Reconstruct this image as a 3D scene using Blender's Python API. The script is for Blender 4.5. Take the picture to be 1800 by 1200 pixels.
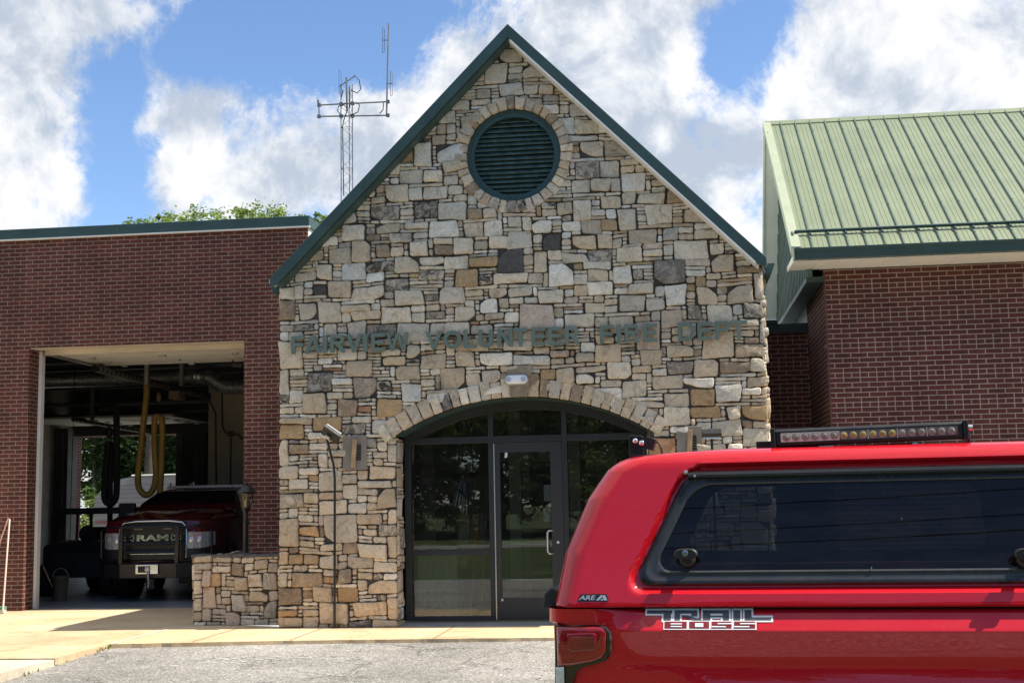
import bpy, bmesh, math, random
from mathutils import Vector, Matrix, noise
for o in list(bpy.data.objects): bpy.data.objects.remove(o)
SC = bpy.context.scene
COL = SC.collection
R = math.radians

# ------------------------------------------------------------------ camera
FPX = 2255.4
YAW, PITCH, ROLL = R(6.9318), R(7.0913), R(-1.11275)
CAM = Vector((5.213, -16.785, 1.6))
def _axes():
    cy, sy = math.cos(YAW), math.sin(YAW)
    f = Vector((-sy, cy, 0)); r = Vector((cy, sy, 0)); u = Vector((0, 0, 1))
    f2 = f*math.cos(PITCH)+u*math.sin(PITCH); u2 = u*math.cos(PITCH)-f*math.sin(PITCH)
    r3 = r*math.cos(ROLL)+u2*math.sin(ROLL); u3 = u2*math.cos(ROLL)-r*math.sin(ROLL)
    return r3, u3, f2
CR, CU, CF = _axes()
cam_data = bpy.data.cameras.new("camera"); cam = bpy.data.objects.new("camera", cam_data)
COL.objects.link(cam)
cam_data.sensor_width = 36; cam_data.lens = FPX/1800*36; cam_data.clip_end = 3000; cam_data.clip_start = 0.1
m = Matrix.Identity(4)
for i in range(3):
    m[i][0] = CR[i]; m[i][1] = CU[i]; m[i][2] = -CF[i]; m[i][3] = CAM[i]
cam.matrix_world = m
SC.camera = cam
# real positions read off the photograph: where a sight line meets a real plane
def ray(x, y): return CR*((x-900)/FPX)-CU*((y-600)/FPX)+CF
def W(x, y, Y):
    d = ray(x, y); return CAM+d*((Y-CAM.y)/d.y)
def XW(x, y, X):
    d = ray(x, y); return CAM+d*((X-CAM.x)/d.x)
def G(x, y, z=0.0):
    d = ray(x, y); return CAM+d*((z-CAM.z)/d.z)

# ------------------------------------------------------------------ light
SUN_TO = Vector((3.15, -0.13, 4.69)).normalized()
sd = bpy.data.lights.new("sun", 'SUN'); sd.energy = 4.0; sd.angle = R(0.5); sd.color = (1.0, 0.93, 0.82)
so = bpy.data.objects.new("sun", sd); COL.objects.link(so)
so.rotation_euler = SUN_TO.to_track_quat('Z', 'Y').to_euler()
so.location = (20, 5, 30)
SC.view_settings.view_transform = 'Standard'
SC.view_settings.look = 'None'
SC.view_settings.exposure = 1.02
SC.view_settings.gamma = 1
SC.view_settings.use_curve_mapping = False

world = bpy.data.worlds.new("World"); SC.world = world
world.use_nodes = True
class NT:
    """tiny helper for node graphs"""
    def __init__(s, tree): s.t = tree; s.n = tree.nodes; s.l = tree.links
    def new(s, typ, **kw):
        nd = s.n.new(typ)
        for k, v in kw.items():
            if k.startswith('i_'): s.set(nd, k[2:], v)
            else: setattr(nd, k, v)
        return nd
    def set(s, nd, key, v):
        key = int(key) if key.isdigit() else key
        inp = nd.inputs[key]
        if isinstance(v, bpy.types.NodeSocket): s.l.new(v, inp)
        else: inp.default_value = v
    def math(s, op, a, b=0.0, c=0.0, clamp=False):
        nd = s.n.new('ShaderNodeMath'); nd.operation = op; nd.use_clamp = clamp
        for i, v in enumerate((a, b, c)):
            if isinstance(v, bpy.types.NodeSocket): s.l.new(v, nd.inputs[i])
            else: nd.inputs[i].default_value = v
        return nd.outputs[0]
    def vmath(s, op, a, b=(0, 0, 0)):
        nd = s.n.new('ShaderNodeVectorMath'); nd.operation = op
        for i, v in enumerate((a, b)):
            if isinstance(v, bpy.types.NodeSocket): s.l.new(v, nd.inputs[i])
            else: nd.inputs[i].default_value = v
        return nd.outputs[0] if op not in ('DOT_PRODUCT', 'LENGTH') else nd.outputs['Value']
    def noise(s, vec, scale, detail=4, rough=0.55, dist=0.0, out='Fac', w=None):
        nd = s.n.new('ShaderNodeTexNoise')
        if vec is not None: s.l.new(vec, nd.inputs['Vector'])
        nd.inputs['Scale'].default_value = scale; nd.inputs['Detail'].default_value = detail
        nd.inputs['Roughness'].default_value = rough; nd.inputs['Distortion'].default_value = dist
        return nd.outputs[0 if out == 'Fac' else 1]
    def ramp(s, fac, stops, interp='LINEAR'):
        nd = s.n.new('ShaderNodeValToRGB'); s.l.new(fac, nd.inputs[0]); cr = nd.color_ramp; cr.interpolation = interp
        while len(cr.elements) < len(stops): cr.elements.new(0.5)
        for e, (p, c) in zip(cr.elements, stops):
            e.position = p; e.color = (c, c, c, 1) if not hasattr(c, '__len__') else (*c[:3], 1)
        return nd.outputs[0]
    def mix(s, fac, a, b, mode='MIX'):
        nd = s.n.new('ShaderNodeMix'); nd.data_type = 'RGBA'; nd.blend_type = mode
        for i, v in ((0, fac), (6, a), (7, b)):
            if isinstance(v, bpy.types.NodeSocket): s.l.new(v, nd.inputs[i])
            elif i == 0: nd.inputs[i].default_value = v
            else: nd.inputs[i].default_value = (*v[:3], 1)
        return nd.outputs[2]
    def smooth(s, x, a, b):
        nd = s.n.new('ShaderNodeMapRange'); nd.interpolation_type = 'SMOOTHSTEP'
        s.l.new(x, nd.inputs[0]); nd.inputs[1].default_value = a; nd.inputs[2].default_value = b
        return nd.outputs[0]

w = NT(world.node_tree); w.n.clear()
tc = w.new('ShaderNodeTexCoord'); D = tc.outputs['Generated']
sky = w.new('ShaderNodeTexSky'); sky.sky_type = 'NISHITA'; sky.sun_disc = False
sky.sun_elevation = math.asin(SUN_TO.z); sky.sun_rotation = math.atan2(SUN_TO.x, SUN_TO.y)
sky.altitude = 700; sky.air_density = 1.0; sky.dust_density = 0.3; sky.ozone_density = 2.0
sep = w.new('ShaderNodeSeparateXYZ'); w.l.new(D, sep.inputs[0])
az = w.math('ARCTAN2', sep.outputs[0], sep.outputs[1]); el = w.math('ARCSINE', sep.outputs[2])
# fair-weather cumulus: billows from warped noise, with broad clear lanes between the banks
wn = w.noise(D, 5.0, 3, 0.5, out='Color')
warp = w.vmath('MULTIPLY_ADD' if False else 'SCALE', w.vmath('SUBTRACT', wn, (.5, .5, .5)))
warp.node.inputs['Scale'].default_value = 0.10
DV = w.vmath('ADD', D, warp)
n1 = w.noise(DV, 7.0, 9, 0.58)
n2 = w.noise(DV, 26.0, 9, 0.68)
dens = w.math('ADD', w.math('ADD', w.math('MULTIPLY', n1, 0.60), -0.04), w.math('MULTIPLY', n2, 0.54))
def lobe(px, py, rx, ry, amp, ang=0.0):
    """a bank (+) or a clear lane (-) in one direction of the sky"""
    global bias
    d = ray(px, py).normalized(); a0 = math.atan2(d.x, d.y); e0 = math.asin(d.z)
    ca, sa = math.cos(ang), math.sin(ang)
    da = w.math('SUBTRACT', az, a0); de = w.math('SUBTRACT', el, e0)
    u = w.math('ADD', w.math('MULTIPLY', da, ca*FPX/rx), w.math('MULTIPLY', de, sa*FPX/rx))
    v = w.math('SUBTRACT', w.math('MULTIPLY', de, ca*FPX/ry), w.math('MULTIPLY', da, sa*FPX/ry))
    g = w.math('EXPONENT', w.math('MULTIPLY', w.math('ADD', w.math('MULTIPLY', u, u), w.math('MULTIPLY', v, v)), -1.0))
    g = w.math('MULTIPLY', g, amp)
    bias = g if bias is None else w.math('ADD', bias, g)
bias = None
for L in [(540, 45, 260, 85, -.27, .18), (330, 95, 110, 80, -.13), (205, 320, 62, 110, -.22), (195, 170, 50, 55, -.12), (450, 80, 110, 60, -.10),
          (1300, 60, 62, 90, -.24, -.3), (1385, 5, 40, 45, -.10), (700, 60, 90, 60, -.14, .6),
          (50, 240, 105, 190, .16), (150, 30, 150, 45, .15), (360, 215, 60, 80, .14), (470, 330, 170, 75, .13), (640, 215, 95, 75, .17), (340, 190, 50, 60, .06), (250, 215, 28, 26, .14), (450, 120, 60, 60, .05), (300, 300, 60, 40, .08),
          (860, 140, 120, 180, .20), (1110, 110, 130, 220, .16), (1250, 280, 130, 130, .12), (720, 330, 130, 100, .12), (1560, 130, 220, 190, .15), (1760, 60, 120, 140, .12), (270, 130, 30, 30, .10)]:
    lobe(*L)
def clear(azd, eld, ra, re, amp):
    global bias
    da = w.math('SINE', w.math('MULTIPLY', w.math('SUBTRACT', az, R(azd)), .5)); de = w.math('SUBTRACT', el, R(eld))
    u = w.math('MULTIPLY', da, 2/R(ra)); v = w.math('MULTIPLY', de, 1/R(re))
    g = w.math('EXPONENT', w.math('MULTIPLY', w.math('ADD', w.math('MULTIPLY', u, u), w.math('MULTIPLY', v, v)), -1.0))
    bias = w.math('ADD', bias, w.math('MULTIPLY', g, amp))
clear(178, 30, 40, 24, -.34)
clear(0, 80, 400, 28, .08); clear(115, 45, 40, 22, .15); clear(-100, 45, 50, 25, .2)  # unseen cloud added overhead and to both sides as fill light
dens = w.math('ADD', dens, bias)
cov = w.smooth(dens, 0.450, 0.625)
# thick cloud is bright at its crowns and greyer in its belly
lit = w.noise(w.vmath('ADD', DV, (0.030, 0.004, 0.045)), 9.0, 8, 0.6)
sh = w.math('ADD', w.math('SUBTRACT', w.noise(DV, 9.0, 8, 0.6), lit), 0.0)
shade = w.smooth(w.math('ADD', w.math('MULTIPLY', sh, 3.4), w.math('ADD', w.math('MULTIPLY', w.noise(D, 5.5, 5, .6), 0.75), w.math('MULTIPLY', n2, .35))), 0.12, 1.02)
ccol = w.ramp(shade, [(0, (2.7, 3.05, 3.6)), (.42, (4.0, 4.2, 4.5)), (1.0, (5.4, 5.35, 5.3))])
skyc = w.mix(1.0, sky.outputs[0], (0.80, 0.88, 0.98), 'MULTIPLY')
fin = w.mix(w.math('MULTIPLY', cov, 0.97), skyc, ccol)
bg = w.new('ShaderNodeBackground'); w.l.new(fin, bg.inputs[0]); bg.inputs[1].default_value = 0.1
wo = w.new('ShaderNodeOutputWorld'); w.l.new(bg.outputs[0], wo.inputs[0])

# ------------------------------------------------------------------ mesh helpers
class MB:
    def __init__(s): s.v = []; s.f = []; s.mi = []; s.c = []
    def poly(s, pts, mi=0, col=None):
        b = len(s.v); s.v += [Vector(p) for p in pts]; s.f.append(list(range(b, b+len(pts)))); s.mi.append(mi); s.c.append(col); return s
    def raw(s, vs, fs, mi=0, col=None):
        b = len(s.v); s.v += [Vector(p) for p in vs]
        for f in fs: s.f.append([b+i for i in f]); s.mi.append(mi); s.c.append(col)
        return s
    def box(s, x0, x1, y0, y1, z0, z1, mi=0, col=None):
        x0, x1 = min(x0, x1), max(x0, x1); y0, y1 = min(y0, y1), max(y0, y1); z0, z1 = min(z0, z1), max(z0, z1)
        vs = [(x0, y0, z0), (x1, y0, z0), (x1, y1, z0), (x0, y1, z0), (x0, y0, z1), (x1, y0, z1), (x1, y1, z1), (x0, y1, z1)]
        s.raw(vs, [(0, 3, 2, 1), (4, 5, 6, 7), (0, 1, 5, 4), (1, 2, 6, 5), (2, 3, 7, 6), (3, 0, 4, 7)], mi, col)
        return s
    def obox(s, c, ax, ay, az, mi=0, col=None):
        c = Vector(c); ax, ay, az = Vector(ax), Vector(ay), Vector(az)
        vs = [c+ax*i+ay*j+az*k for k in (-1, 1) for i, j in ((-1, -1), (1, -1), (1, 1), (-1, 1))]
        fl = [(0, 3, 2, 1), (4, 5, 6, 7), (0, 1, 5, 4), (1, 2, 6, 5), (2, 3, 7, 6), (3, 0, 4, 7)]
        if ax.cross(ay).dot(az) < 0: fl = [f[::-1] for f in fl]
        s.raw(vs, fl, mi, col); return s
    def prism(s, pts, vec, mi=0, col=None, cap=True):
        pts = [Vector(p) for p in pts]; vec = Vector(vec); n = len(pts)
        nr = sum(((pts[i]-pts[0]).cross(pts[(i+1) % n]-pts[0]) for i in range(1, n-1)), Vector())
        if nr.dot(vec) > 0: pts = pts[::-1]
        vs = pts+[p+vec for p in pts]
        fs = [(i+n, (i+1) % n+n, (i+1) % n, i)[::1] for i in range(n)]
        if cap: fs = fs+[tuple(range(n)), tuple(range(2*n-1, n-1, -1))]
        s.raw(vs, fs, mi, col); return s
    def tube(s, pts, r, n=8, mi=0, col=None, closed=False, cap=True):
        pts = [Vector(p) for p in pts]; N = len(pts); rs = r if hasattr(r, '__len__') else [r]*N
        rings = []; up = None
        for i, p in enumerate(pts):
            a = pts[(i-1) % N] if (i > 0 or closed) else p; b = pts[(i+1) % N] if (i < N-1 or closed) else p
            t = (b-a).normalized()
            if up is None:
                up = Vector((0, 0, 1)) if abs(t.z) < .9 else Vector((1, 0, 0))
            u = (up-t*up.dot(t)).normalized(); up = u; v = t.cross(u)
            rings.append([p+(u*math.cos(q)+v*math.sin(q))*rs[i] for q in (2*math.pi*k/n for k in range(n))])
        vs = [q for g in rings for q in g]; fs = []
        for i in range(N if closed else N-1):
            j = (i+1) % N
            for k in range(n): fs.append((i*n+k, i*n+(k+1) % n, j*n+(k+1) % n, j*n+k))
        if cap and not closed: fs += [tuple(range(n-1, -1, -1)), tuple((N-1)*n+k for k in range(n))]
        s.raw(vs, fs, mi, col); return s
    def loft(s, rings, mi=0, col=None, cap0=True, cap1=True, closed=True):
        n = len(rings[0]); vs = [q for g in rings for q in g]; fs = []
        for i in range(len(rings)-1):
            for k in range(n if closed else n-1): fs.append((i*n+k, i*n+(k+1) % n, (i+1)*n+(k+1) % n, (i+1)*n+k))
        if cap0: fs.append(tuple(range(n-1, -1, -1)))
        if cap1: fs.append(tuple((len(rings)-1)*n+k for k in range(n)))
        s.raw(vs, fs, mi, col); return s
    def lathe(s, prof, c, axis='z', n=24, mi=0, col=None):
        c = Vector(c); rings = []
        for r, h in prof:
            g = []
            for k in range(n):
                q = 2*math.pi*k/n; a, b = r*math.cos(q), r*math.sin(q)
                g.append(c+Vector({'z': (a, b, h), 'y': (a, h, -b), 'x': (h, a, b)}[axis]))
            rings.append(g)
        return s.loft(rings, mi, col)
    def build(s, name, mats, parent=None, smooth=None, bevel=0, local=False, label=None, bseg=2, kind=None):
        off = Vector()
        if parent is not None and not local:
            p = parent
            while p is not None: off += p.location; p = p.parent
        me = bpy.data.meshes.new(name)
        me.from_pydata([v-off for v in s.v], [], s.f)
        if not isinstance(mats, (list, tuple)): mats = [mats]
        for mt in mats: me.materials.append(mt)
        me.polygons.foreach_set('material_index', s.mi)
        uv = me.uv_layers.new(name='UVMap'); ud = uv.data
        for p in me.polygons:
            nx, ny, nz = (abs(q) for q in p.normal)
            for li in p.loop_indices:
                co = s.v[me.loops[li].vertex_index]
                ud[li].uv = (co.x, co.z) if ny >= nx and ny >= nz else ((co.y, co.z) if nx >= nz else (co.x, co.y))
        if any(c is not None for c in s.c):
            ca = me.color_attributes.new('Col', 'FLOAT_COLOR', 'CORNER')
            for p in me.polygons:
                c = s.c[p.index] or (1, 1, 1, 1)
                if len(c) == 3: c = (*c, 1)
                for li in p.loop_indices: ca.data[li].color = c
        if smooth is not None:
            me.polygons.foreach_set('use_smooth', [True]*len(me.polygons))
            if smooth < 180: me.set_sharp_from_angle(angle=R(smooth))
        me.update()
        o = bpy.data.objects.new(name, me); COL.objects.link(o)
        if parent is not None: o.parent = parent
        if bevel:
            b = o.modifiers.new('bevel', 'BEVEL'); b.width = bevel; b.segments = bseg; b.limit_method = 'ANGLE'; b.angle_limit = R(40)
        if label: o['label'] = label
        if kind: o['kind'] = kind
        return o
def tag(o, label=None, cat=None, group=None, kind=None):
    if label: o['label'] = label
    if cat: o['category'] = cat
    if group: o['group'] = group
    if kind: o['kind'] = kind
    return o
def thing(name, label, cat, loc=(0, 0, 0), rz=0.0, group=None):
    o = bpy.data.objects.new(name, None); COL.objects.link(o); o.location = loc; o.rotation_euler = (0, 0, rz)
    o.empty_display_size = 0.2
    return tag(o, label, cat, group)
def kids(o): return [c for c in bpy.data.objects if c.parent == o]
def dup(o, loc=None, rz=None, scale=None, parent=None):
    c = o.copy(); COL.objects.link(c); c.parent = parent
    for ch in kids(o): dup(ch, parent=c)
    if loc is not None: c.location = loc
    if rz is not None: c.rotation_euler = (0, 0, rz)
    if scale is not None: c.scale = scale if hasattr(scale, '__len__') else (scale,)*3
    return c
def glyphs(text, offset=0.0, shear=0.0):
    """flat faces of a string in the built-in font: (verts2d, faces) with unit cap height"""
    cu = bpy.data.curves.new('t', 'FONT'); cu.body = text; cu.size = 1; cu.offset = offset; cu.shear = shear
    cu.fill_mode = 'BOTH'; cu.resolution_u = 6
    ob = bpy.data.objects.new('t', cu); COL.objects.link(ob)
    dg = bpy.context.evaluated_depsgraph_get(); me = ob.evaluated_get(dg).to_mesh()
    vs = [Vector((v.co.x, v.co.y)) for v in me.vertices]; fs = [tuple(p.vertices) for p in me.polygons]
    ob.evaluated_get(dg).to_mesh_clear(); bpy.data.objects.remove(ob); bpy.data.curves.remove(cu)
    return vs, fs
def flat_text(mb, text, to3d, depth, x0, x1, y0, y1, offset=0.0, shear=0.0, mi=0):
    """fit text into the box x0..x1,y0..y1; to3d(x,y,d) places it; depth extrudes from d=0 to d=depth"""
    vs, fs = glyphs(text, offset, shear)
    ax, bx = min(v.x for v in vs), max(v.x for v in vs); ay, by = min(v.y for v in vs), max(v.y for v in vs)
    P = [((v.x-ax)/(bx-ax)*(x1-x0)+x0, (v.y-ay)/(by-ay)*(y1-y0)+y0) for v in vs]; n = len(P)
    V = [to3d(x, y, depth) for x, y in P]+[to3d(x, y, 0) for x, y in P]
    F = [f for f in fs]+[tuple(i+n for i in f[::-1]) for f in fs]
    ec = {}
    for f in fs:
        for i in range(len(f)):
            a, b = f[i], f[(i+1) % len(f)]; ec[(a, b)] = 1
    for (a, b) in ec:
        if (b, a) not in ec: F.append((b, a, a+n, b+n))
    mb.raw(V, F, mi)
# ------------------------------------------------------------------ materials
MATS = {}
def M(name, col, rough=0.6, metal=0.0, var=0.12, vs=3.0, bump=0.0, bs=60.0, spec=0.5, coat=0.0, fine=0.0):
    """principled material with uneven tone (var), fine speckle and a bump"""
    if name in MATS: return MATS[name]
    mt = bpy.data.materials.new(name); mt.use_nodes = True; t = NT(mt.node_tree); b = t.n['Principled BSDF']
    tcn = t.new('ShaderNodeTexCoord'); ob = tcn.outputs['Object']
    c = col
    if var:
        n = t.noise(ob, vs, 5, .6)
        lo = [max(0, x*(1-var)) for x in col]; hi = [min(1, x*(1+var)) for x in col]
        c = t.ramp(n, [(.3, lo), (.7, hi)])
        if fine:
            n2 = t.noise(ob, bs, 3, .7)
            c = t.mix(1.0, c, t.ramp(n2, [(.3, 1-fine), (.7, 1+fine)]), 'MULTIPLY')
        t.l.new(c, b.inputs['Base Color'])
        rr = t.ramp(t.noise(ob, vs*2.3, 4, .6), [(.3, max(0, rough-.08)), (.7, min(1, rough+.08))])
        t.l.new(rr, b.inputs['Roughness'])
    else:
        b.inputs['Base Color'].default_value = (*col, 1); b.inputs['Roughness'].default_value = rough
    b.inputs['Metallic'].default_value = metal; b.inputs['Specular IOR Level'].default_value = spec
    b.inputs['Coat Weight'].default_value = coat; b.inputs['Coat Roughness'].default_value = 0.03
    if bump:
        bp = t.new('ShaderNodeBump'); bp.inputs['Strength'].default_value = bump; bp.inputs['Distance'].default_value = 0.01
        t.l.new(t.noise(ob, bs, 5, .65), bp.inputs['Height']); t.l.new(bp.outputs[0], b.inputs['Normal'])
    MATS[name] = mt
    return mt
def mat_brick(name, c1, c2, mort, bw, bh, header6=False, seed=0.0):
    mt = bpy.data.materials.new(name); mt.use_nodes = True; t = NT(mt.node_tree); b = t.n['Principled BSDF']
    uv = t.new('ShaderNodeUVMap'); uv.uv_map = 'UVMap'
    jit = t.vmath('SCALE', t.vmath('SUBTRACT', t.noise(uv.outputs[0], 9.0, 3, .6, out='Color'), (.5, .5, .5)))
    jit.node.inputs['Scale'].default_value = 0.006
    v = t.vmath('ADD', uv.outputs[0], jit)
    v = t.vmath('ADD', v, (seed+20.0, 20.0*bh*6, 0))
    def br(width):
        k = t.new('ShaderNodeTexBrick'); t.l.new(v, k.inputs['Vector'])
        k.inputs['Color1'].default_value = (*c1, 1); k.inputs['Color2'].default_value = (*c2, 1); k.inputs['Mortar'].default_value = (*mort, 1)
        k.inputs['Scale'].default_value = 1; k.inputs['Mortar Size'].default_value = 0.0068; k.inputs['Mortar Smooth'].default_value = 0.25
        k.inputs['Bias'].default_value = -0.1; k.inputs['Brick Width'].default_value = width; k.inputs['Row Height'].default_value = bh
        return k
    A = br(bw); col, fac = A.outputs[0], A.outputs[1]
    if header6:
        B = br(bw/2); s_ = t.new('ShaderNodeSeparateXYZ'); t.l.new(v, s_.inputs[0])
        row = t.math('FRACT', t.math('DIVIDE', s_.outputs[1], bh*6))
        hd = t.math('GREATER_THAN', row, 5/6)
        col = t.mix(hd, A.outputs[0], B.outputs[0])
        fac = t.math('ADD', t.math('MULTIPLY', t.math('SUBTRACT', 1.0, hd), A.outputs[1]), t.math('MULTIPLY', hd, B.outputs[1]))
    # weathering: broad blotches, streaks down the wall, speckle in each brick
    blot = t.ramp(t.noise(uv.outputs[0], 1.1, 6, .65), [(.3, .78), (.7, 1.18)])
    st = t.new('ShaderNodeMapping'); t.l.new(uv.outputs[0], st.inputs[0]); st.inputs['Scale'].default_value = (3.0, .25, 1)
    streak = t.ramp(t.noise(st.outputs[0], 1.6, 5, .6), [(.35, .86), (.65, 1.08)])
    sp = t.ramp(t.noise(uv.outputs[0], 70, 3, .7), [(.3, .78), (.7, 1.22)])
    col = t.mix(1, t.mix(1, t.mix(1, col, blot, 'MULTIPLY'), streak, 'MULTIPLY'), sp, 'MULTIPLY')
    t.l.new(col, b.inputs['Base Color']); b.inputs['Roughness'].default_value = 0.85; b.inputs['Specular IOR Level'].default_value = .3
    bp = t.new('ShaderNodeBump'); bp.inputs['Strength'].default_value = .7; bp.inputs['Distance'].default_value = .006
    h = t.math('ADD', t.math('SUBTRACT', 1.0, fac), t.math('MULTIPLY', t.noise(uv.outputs[0], 45, 4, .7), .35))
    t.l.new(h, bp.inputs['Height']); t.l.new(bp.outputs[0], b.inputs['Normal'])
    return mt
def mat_stone(name):
    mt = bpy.data.materials.new(name); mt.use_nodes = True; t = NT(mt.node_tree); b = t.n['Principled BSDF']
    at = t.new('ShaderNodeAttribute', attribute_name='Col'); tcn = t.new('ShaderNodeTexCoord'); ob = tcn.outputs['Object']
    wv = t.noise(ob, 3.2, 3, .5, out='Color')
    ow = t.vmath('ADD', ob, wv)
    n1 = t.noise(ow, 6.5, 7, .66, .6)
    st = t.new('ShaderNodeMapping'); t.l.new(ow, st.inputs[0]); st.inputs['Scale'].default_value = (2.5, 2.5, 9)
    n3 = t.noise(st.outputs[0], 2.2, 5, .6, .8)
    tone = t.ramp(n1, [(.28, (.66, .61, .56)), (.47, (1, 1, 1)), (.72, (1.18, 1.16, 1.12))])
    c = t.mix(1, at.outputs['Color'], tone, 'MULTIPLY')
    band = t.ramp(n3, [(.38, (.80, .70, .56)), (.55, (1, 1, 1))])
    c = t.mix(.6, c, t.mix(1, c, band, 'MULTIPLY'))
    # dark lichen/iron mottling, strong on the stones that carry it (alpha), faint elsewhere
    mot = t.ramp(t.noise(ow, 8.0, 6, .7, .4), [(.42, 0), (.56, 1)])
    mo = t.math('MULTIPLY', mot, at.outputs['Alpha'])
    c = t.mix(mo, c, (.05, .047, .045))
    sp = t.ramp(t.noise(ob, 90, 3, .75), [(.3, .82), (.7, 1.18)])
    c = t.mix(1, c, sp, 'MULTIPLY')
    t.l.new(c, b.inputs['Base Color']); b.inputs['Roughness'].default_value = .82; b.inputs['Specular IOR Level'].default_value = .35
    bp = t.new('ShaderNodeBump'); bp.inputs['Strength'].default_value = .9; bp.inputs['Distance'].default_value = .03
    h = t.math('ADD', t.noise(ow, 9, 8, .68, .5), t.math('MULTIPLY', t.noise(ob, 60, 4, .7), .25))
    t.l.new(h, bp.inputs['Height']); t.l.new(bp.outputs[0], b.inputs['Normal'])
    return mt
def mat_leaf(name, a, c_, trans=.25):
    mt = bpy.data.materials.new(name); mt.use_nodes = True; t = NT(mt.node_tree); b = t.n['Principled BSDF']
    at = t.new('ShaderNodeAttribute', attribute_name='Col')
    g = t.new('ShaderNodeSeparateXYZ'); t.l.new(at.outputs['Color'], g.inputs[0])
    col = t.ramp(g.outputs[0], [(0, a), (1, c_)])
    t.l.new(col, b.inputs['Base Color']); b.inputs['Roughness'].default_value = .55; b.inputs['Specular IOR Level'].default_value = .3
    tr = t.new('ShaderNodeBsdfTranslucent'); t.l.new(t.mix(1, col, (1.5, 1.6, .8), 'MULTIPLY'), tr.inputs[0])
    mx = t.new('ShaderNodeMixShader'); mx.inputs[0].default_value = trans
    t.l.new(b.outputs[0], mx.inputs[1]); t.l.new(tr.outputs[0], mx.inputs[2]); t.l.new(mx.outputs[0], t.n['Material Output'].inputs[0])
    return mt
def mat_glass(name, tint, ior=1.5, rough=0.0, boost=1.0, dust=0.0):
    """a pane: tinted clear transmission plus a mirror share that grows at a glancing angle"""
    mt = bpy.data.materials.new(name); mt.use_nodes = True; t = NT(mt.node_tree); t.n.remove(t.n['Principled BSDF'])
    tr = t.new('ShaderNodeBsdfTransparent'); tr.inputs[0].default_value = (*tint, 1)
    gl = t.new('ShaderNodeBsdfGlossy'); gl.inputs['Roughness'].default_value = rough
    tcn = t.new('ShaderNodeTexCoord')
    bp = t.new('ShaderNodeBump'); bp.inputs['Strength'].default_value = .015; bp.inputs['Distance'].default_value = .02
    t.l.new(t.noise(tcn.outputs['Object'], 1.7, 2, .5), bp.inputs['Height']); t.l.new(bp.outputs[0], gl.inputs['Normal'])
    fr = t.new('ShaderNodeFresnel'); fr.inputs[0].default_value = ior
    mx = t.new('ShaderNodeMixShader'); t.l.new(t.math('MULTIPLY', fr.outputs[0], boost, clamp=True), mx.inputs[0])
    t.l.new(tr.outputs[0], mx.inputs[1]); t.l.new(gl.outputs[0], mx.inputs[2]); out = mx.outputs[0]
    if dust:                                                    # a film of dust with smears and a few specks
        df = t.new('ShaderNodeBsdfDiffuse'); df.inputs[0].default_value = (.45, .43, .40, 1)
        mp = t.new('ShaderNodeMapping'); t.l.new(tcn.outputs['Object'], mp.inputs[0]); mp.inputs['Scale'].default_value = (1, 1, 3.5)
        f = t.ramp(t.noise(mp.outputs[0], 4, 6, .65, .6), [(.4, dust*.25), (.75, dust*1.6)])
        vo = t.new('ShaderNodeTexVoronoi'); vo.inputs['Scale'].default_value = 16; t.l.new(tcn.outputs['Object'], vo.inputs['Vector'])
        sp = t.ramp(vo.outputs['Distance'], [(.03, .5), (.06, 0)])
        m2 = t.new('ShaderNodeMixShader'); t.l.new(t.math('MAXIMUM', f, t.math('MULTIPLY', sp, t.math('GREATER_THAN', t.noise(tcn.outputs['Object'], 5, 1, .5), .60))), m2.inputs[0])
        t.l.new(out, m2.inputs[1]); t.l.new(df.outputs[0], m2.inputs[2]); out = m2.outputs[0]
    t.l.new(out, t.n['Material Output'].inputs[0])
    return mt
def mat_paint(name, col, flake=.25):
    mt = bpy.data.materials.new(name); mt.use_nodes = True; t = NT(mt.node_tree); b = t.n['Principled BSDF']
    tcn = t.new('ShaderNodeTexCoord'); ob = tcn.outputs['Object']
    n = t.noise(ob, 420, 2, .6)
    c = t.ramp(n, [(.3, [x*(1-flake) for x in col]), (.7, [x*(1+flake) for x in col])])
    dust = t.ramp(t.noise(ob, 3.2, 6, .6), [(.5, 0), (.85, .012)])
    c = t.mix(dust, c, (.35, .27, .22))
    t.l.new(c, b.inputs['Base Color']); b.inputs['Roughness'].default_value = .5; b.inputs['Metallic'].default_value = .0; b.inputs['Specular IOR Level'].default_value = .1; b.inputs['Coat IOR'].default_value = 1.5
    b.inputs['Coat Weight'].default_value = 1.0; b.inputs['Coat Roughness'].default_value = .03
    bp = t.new('ShaderNodeBump'); bp.inputs['Strength'].default_value = .02; bp.inputs['Distance'].default_value = .01
    t.l.new(t.noise(ob, 28, 2, .5), bp.inputs['Height']); t.l.new(bp.outputs[0], b.inputs['Coat Normal'])
    return mt
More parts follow.
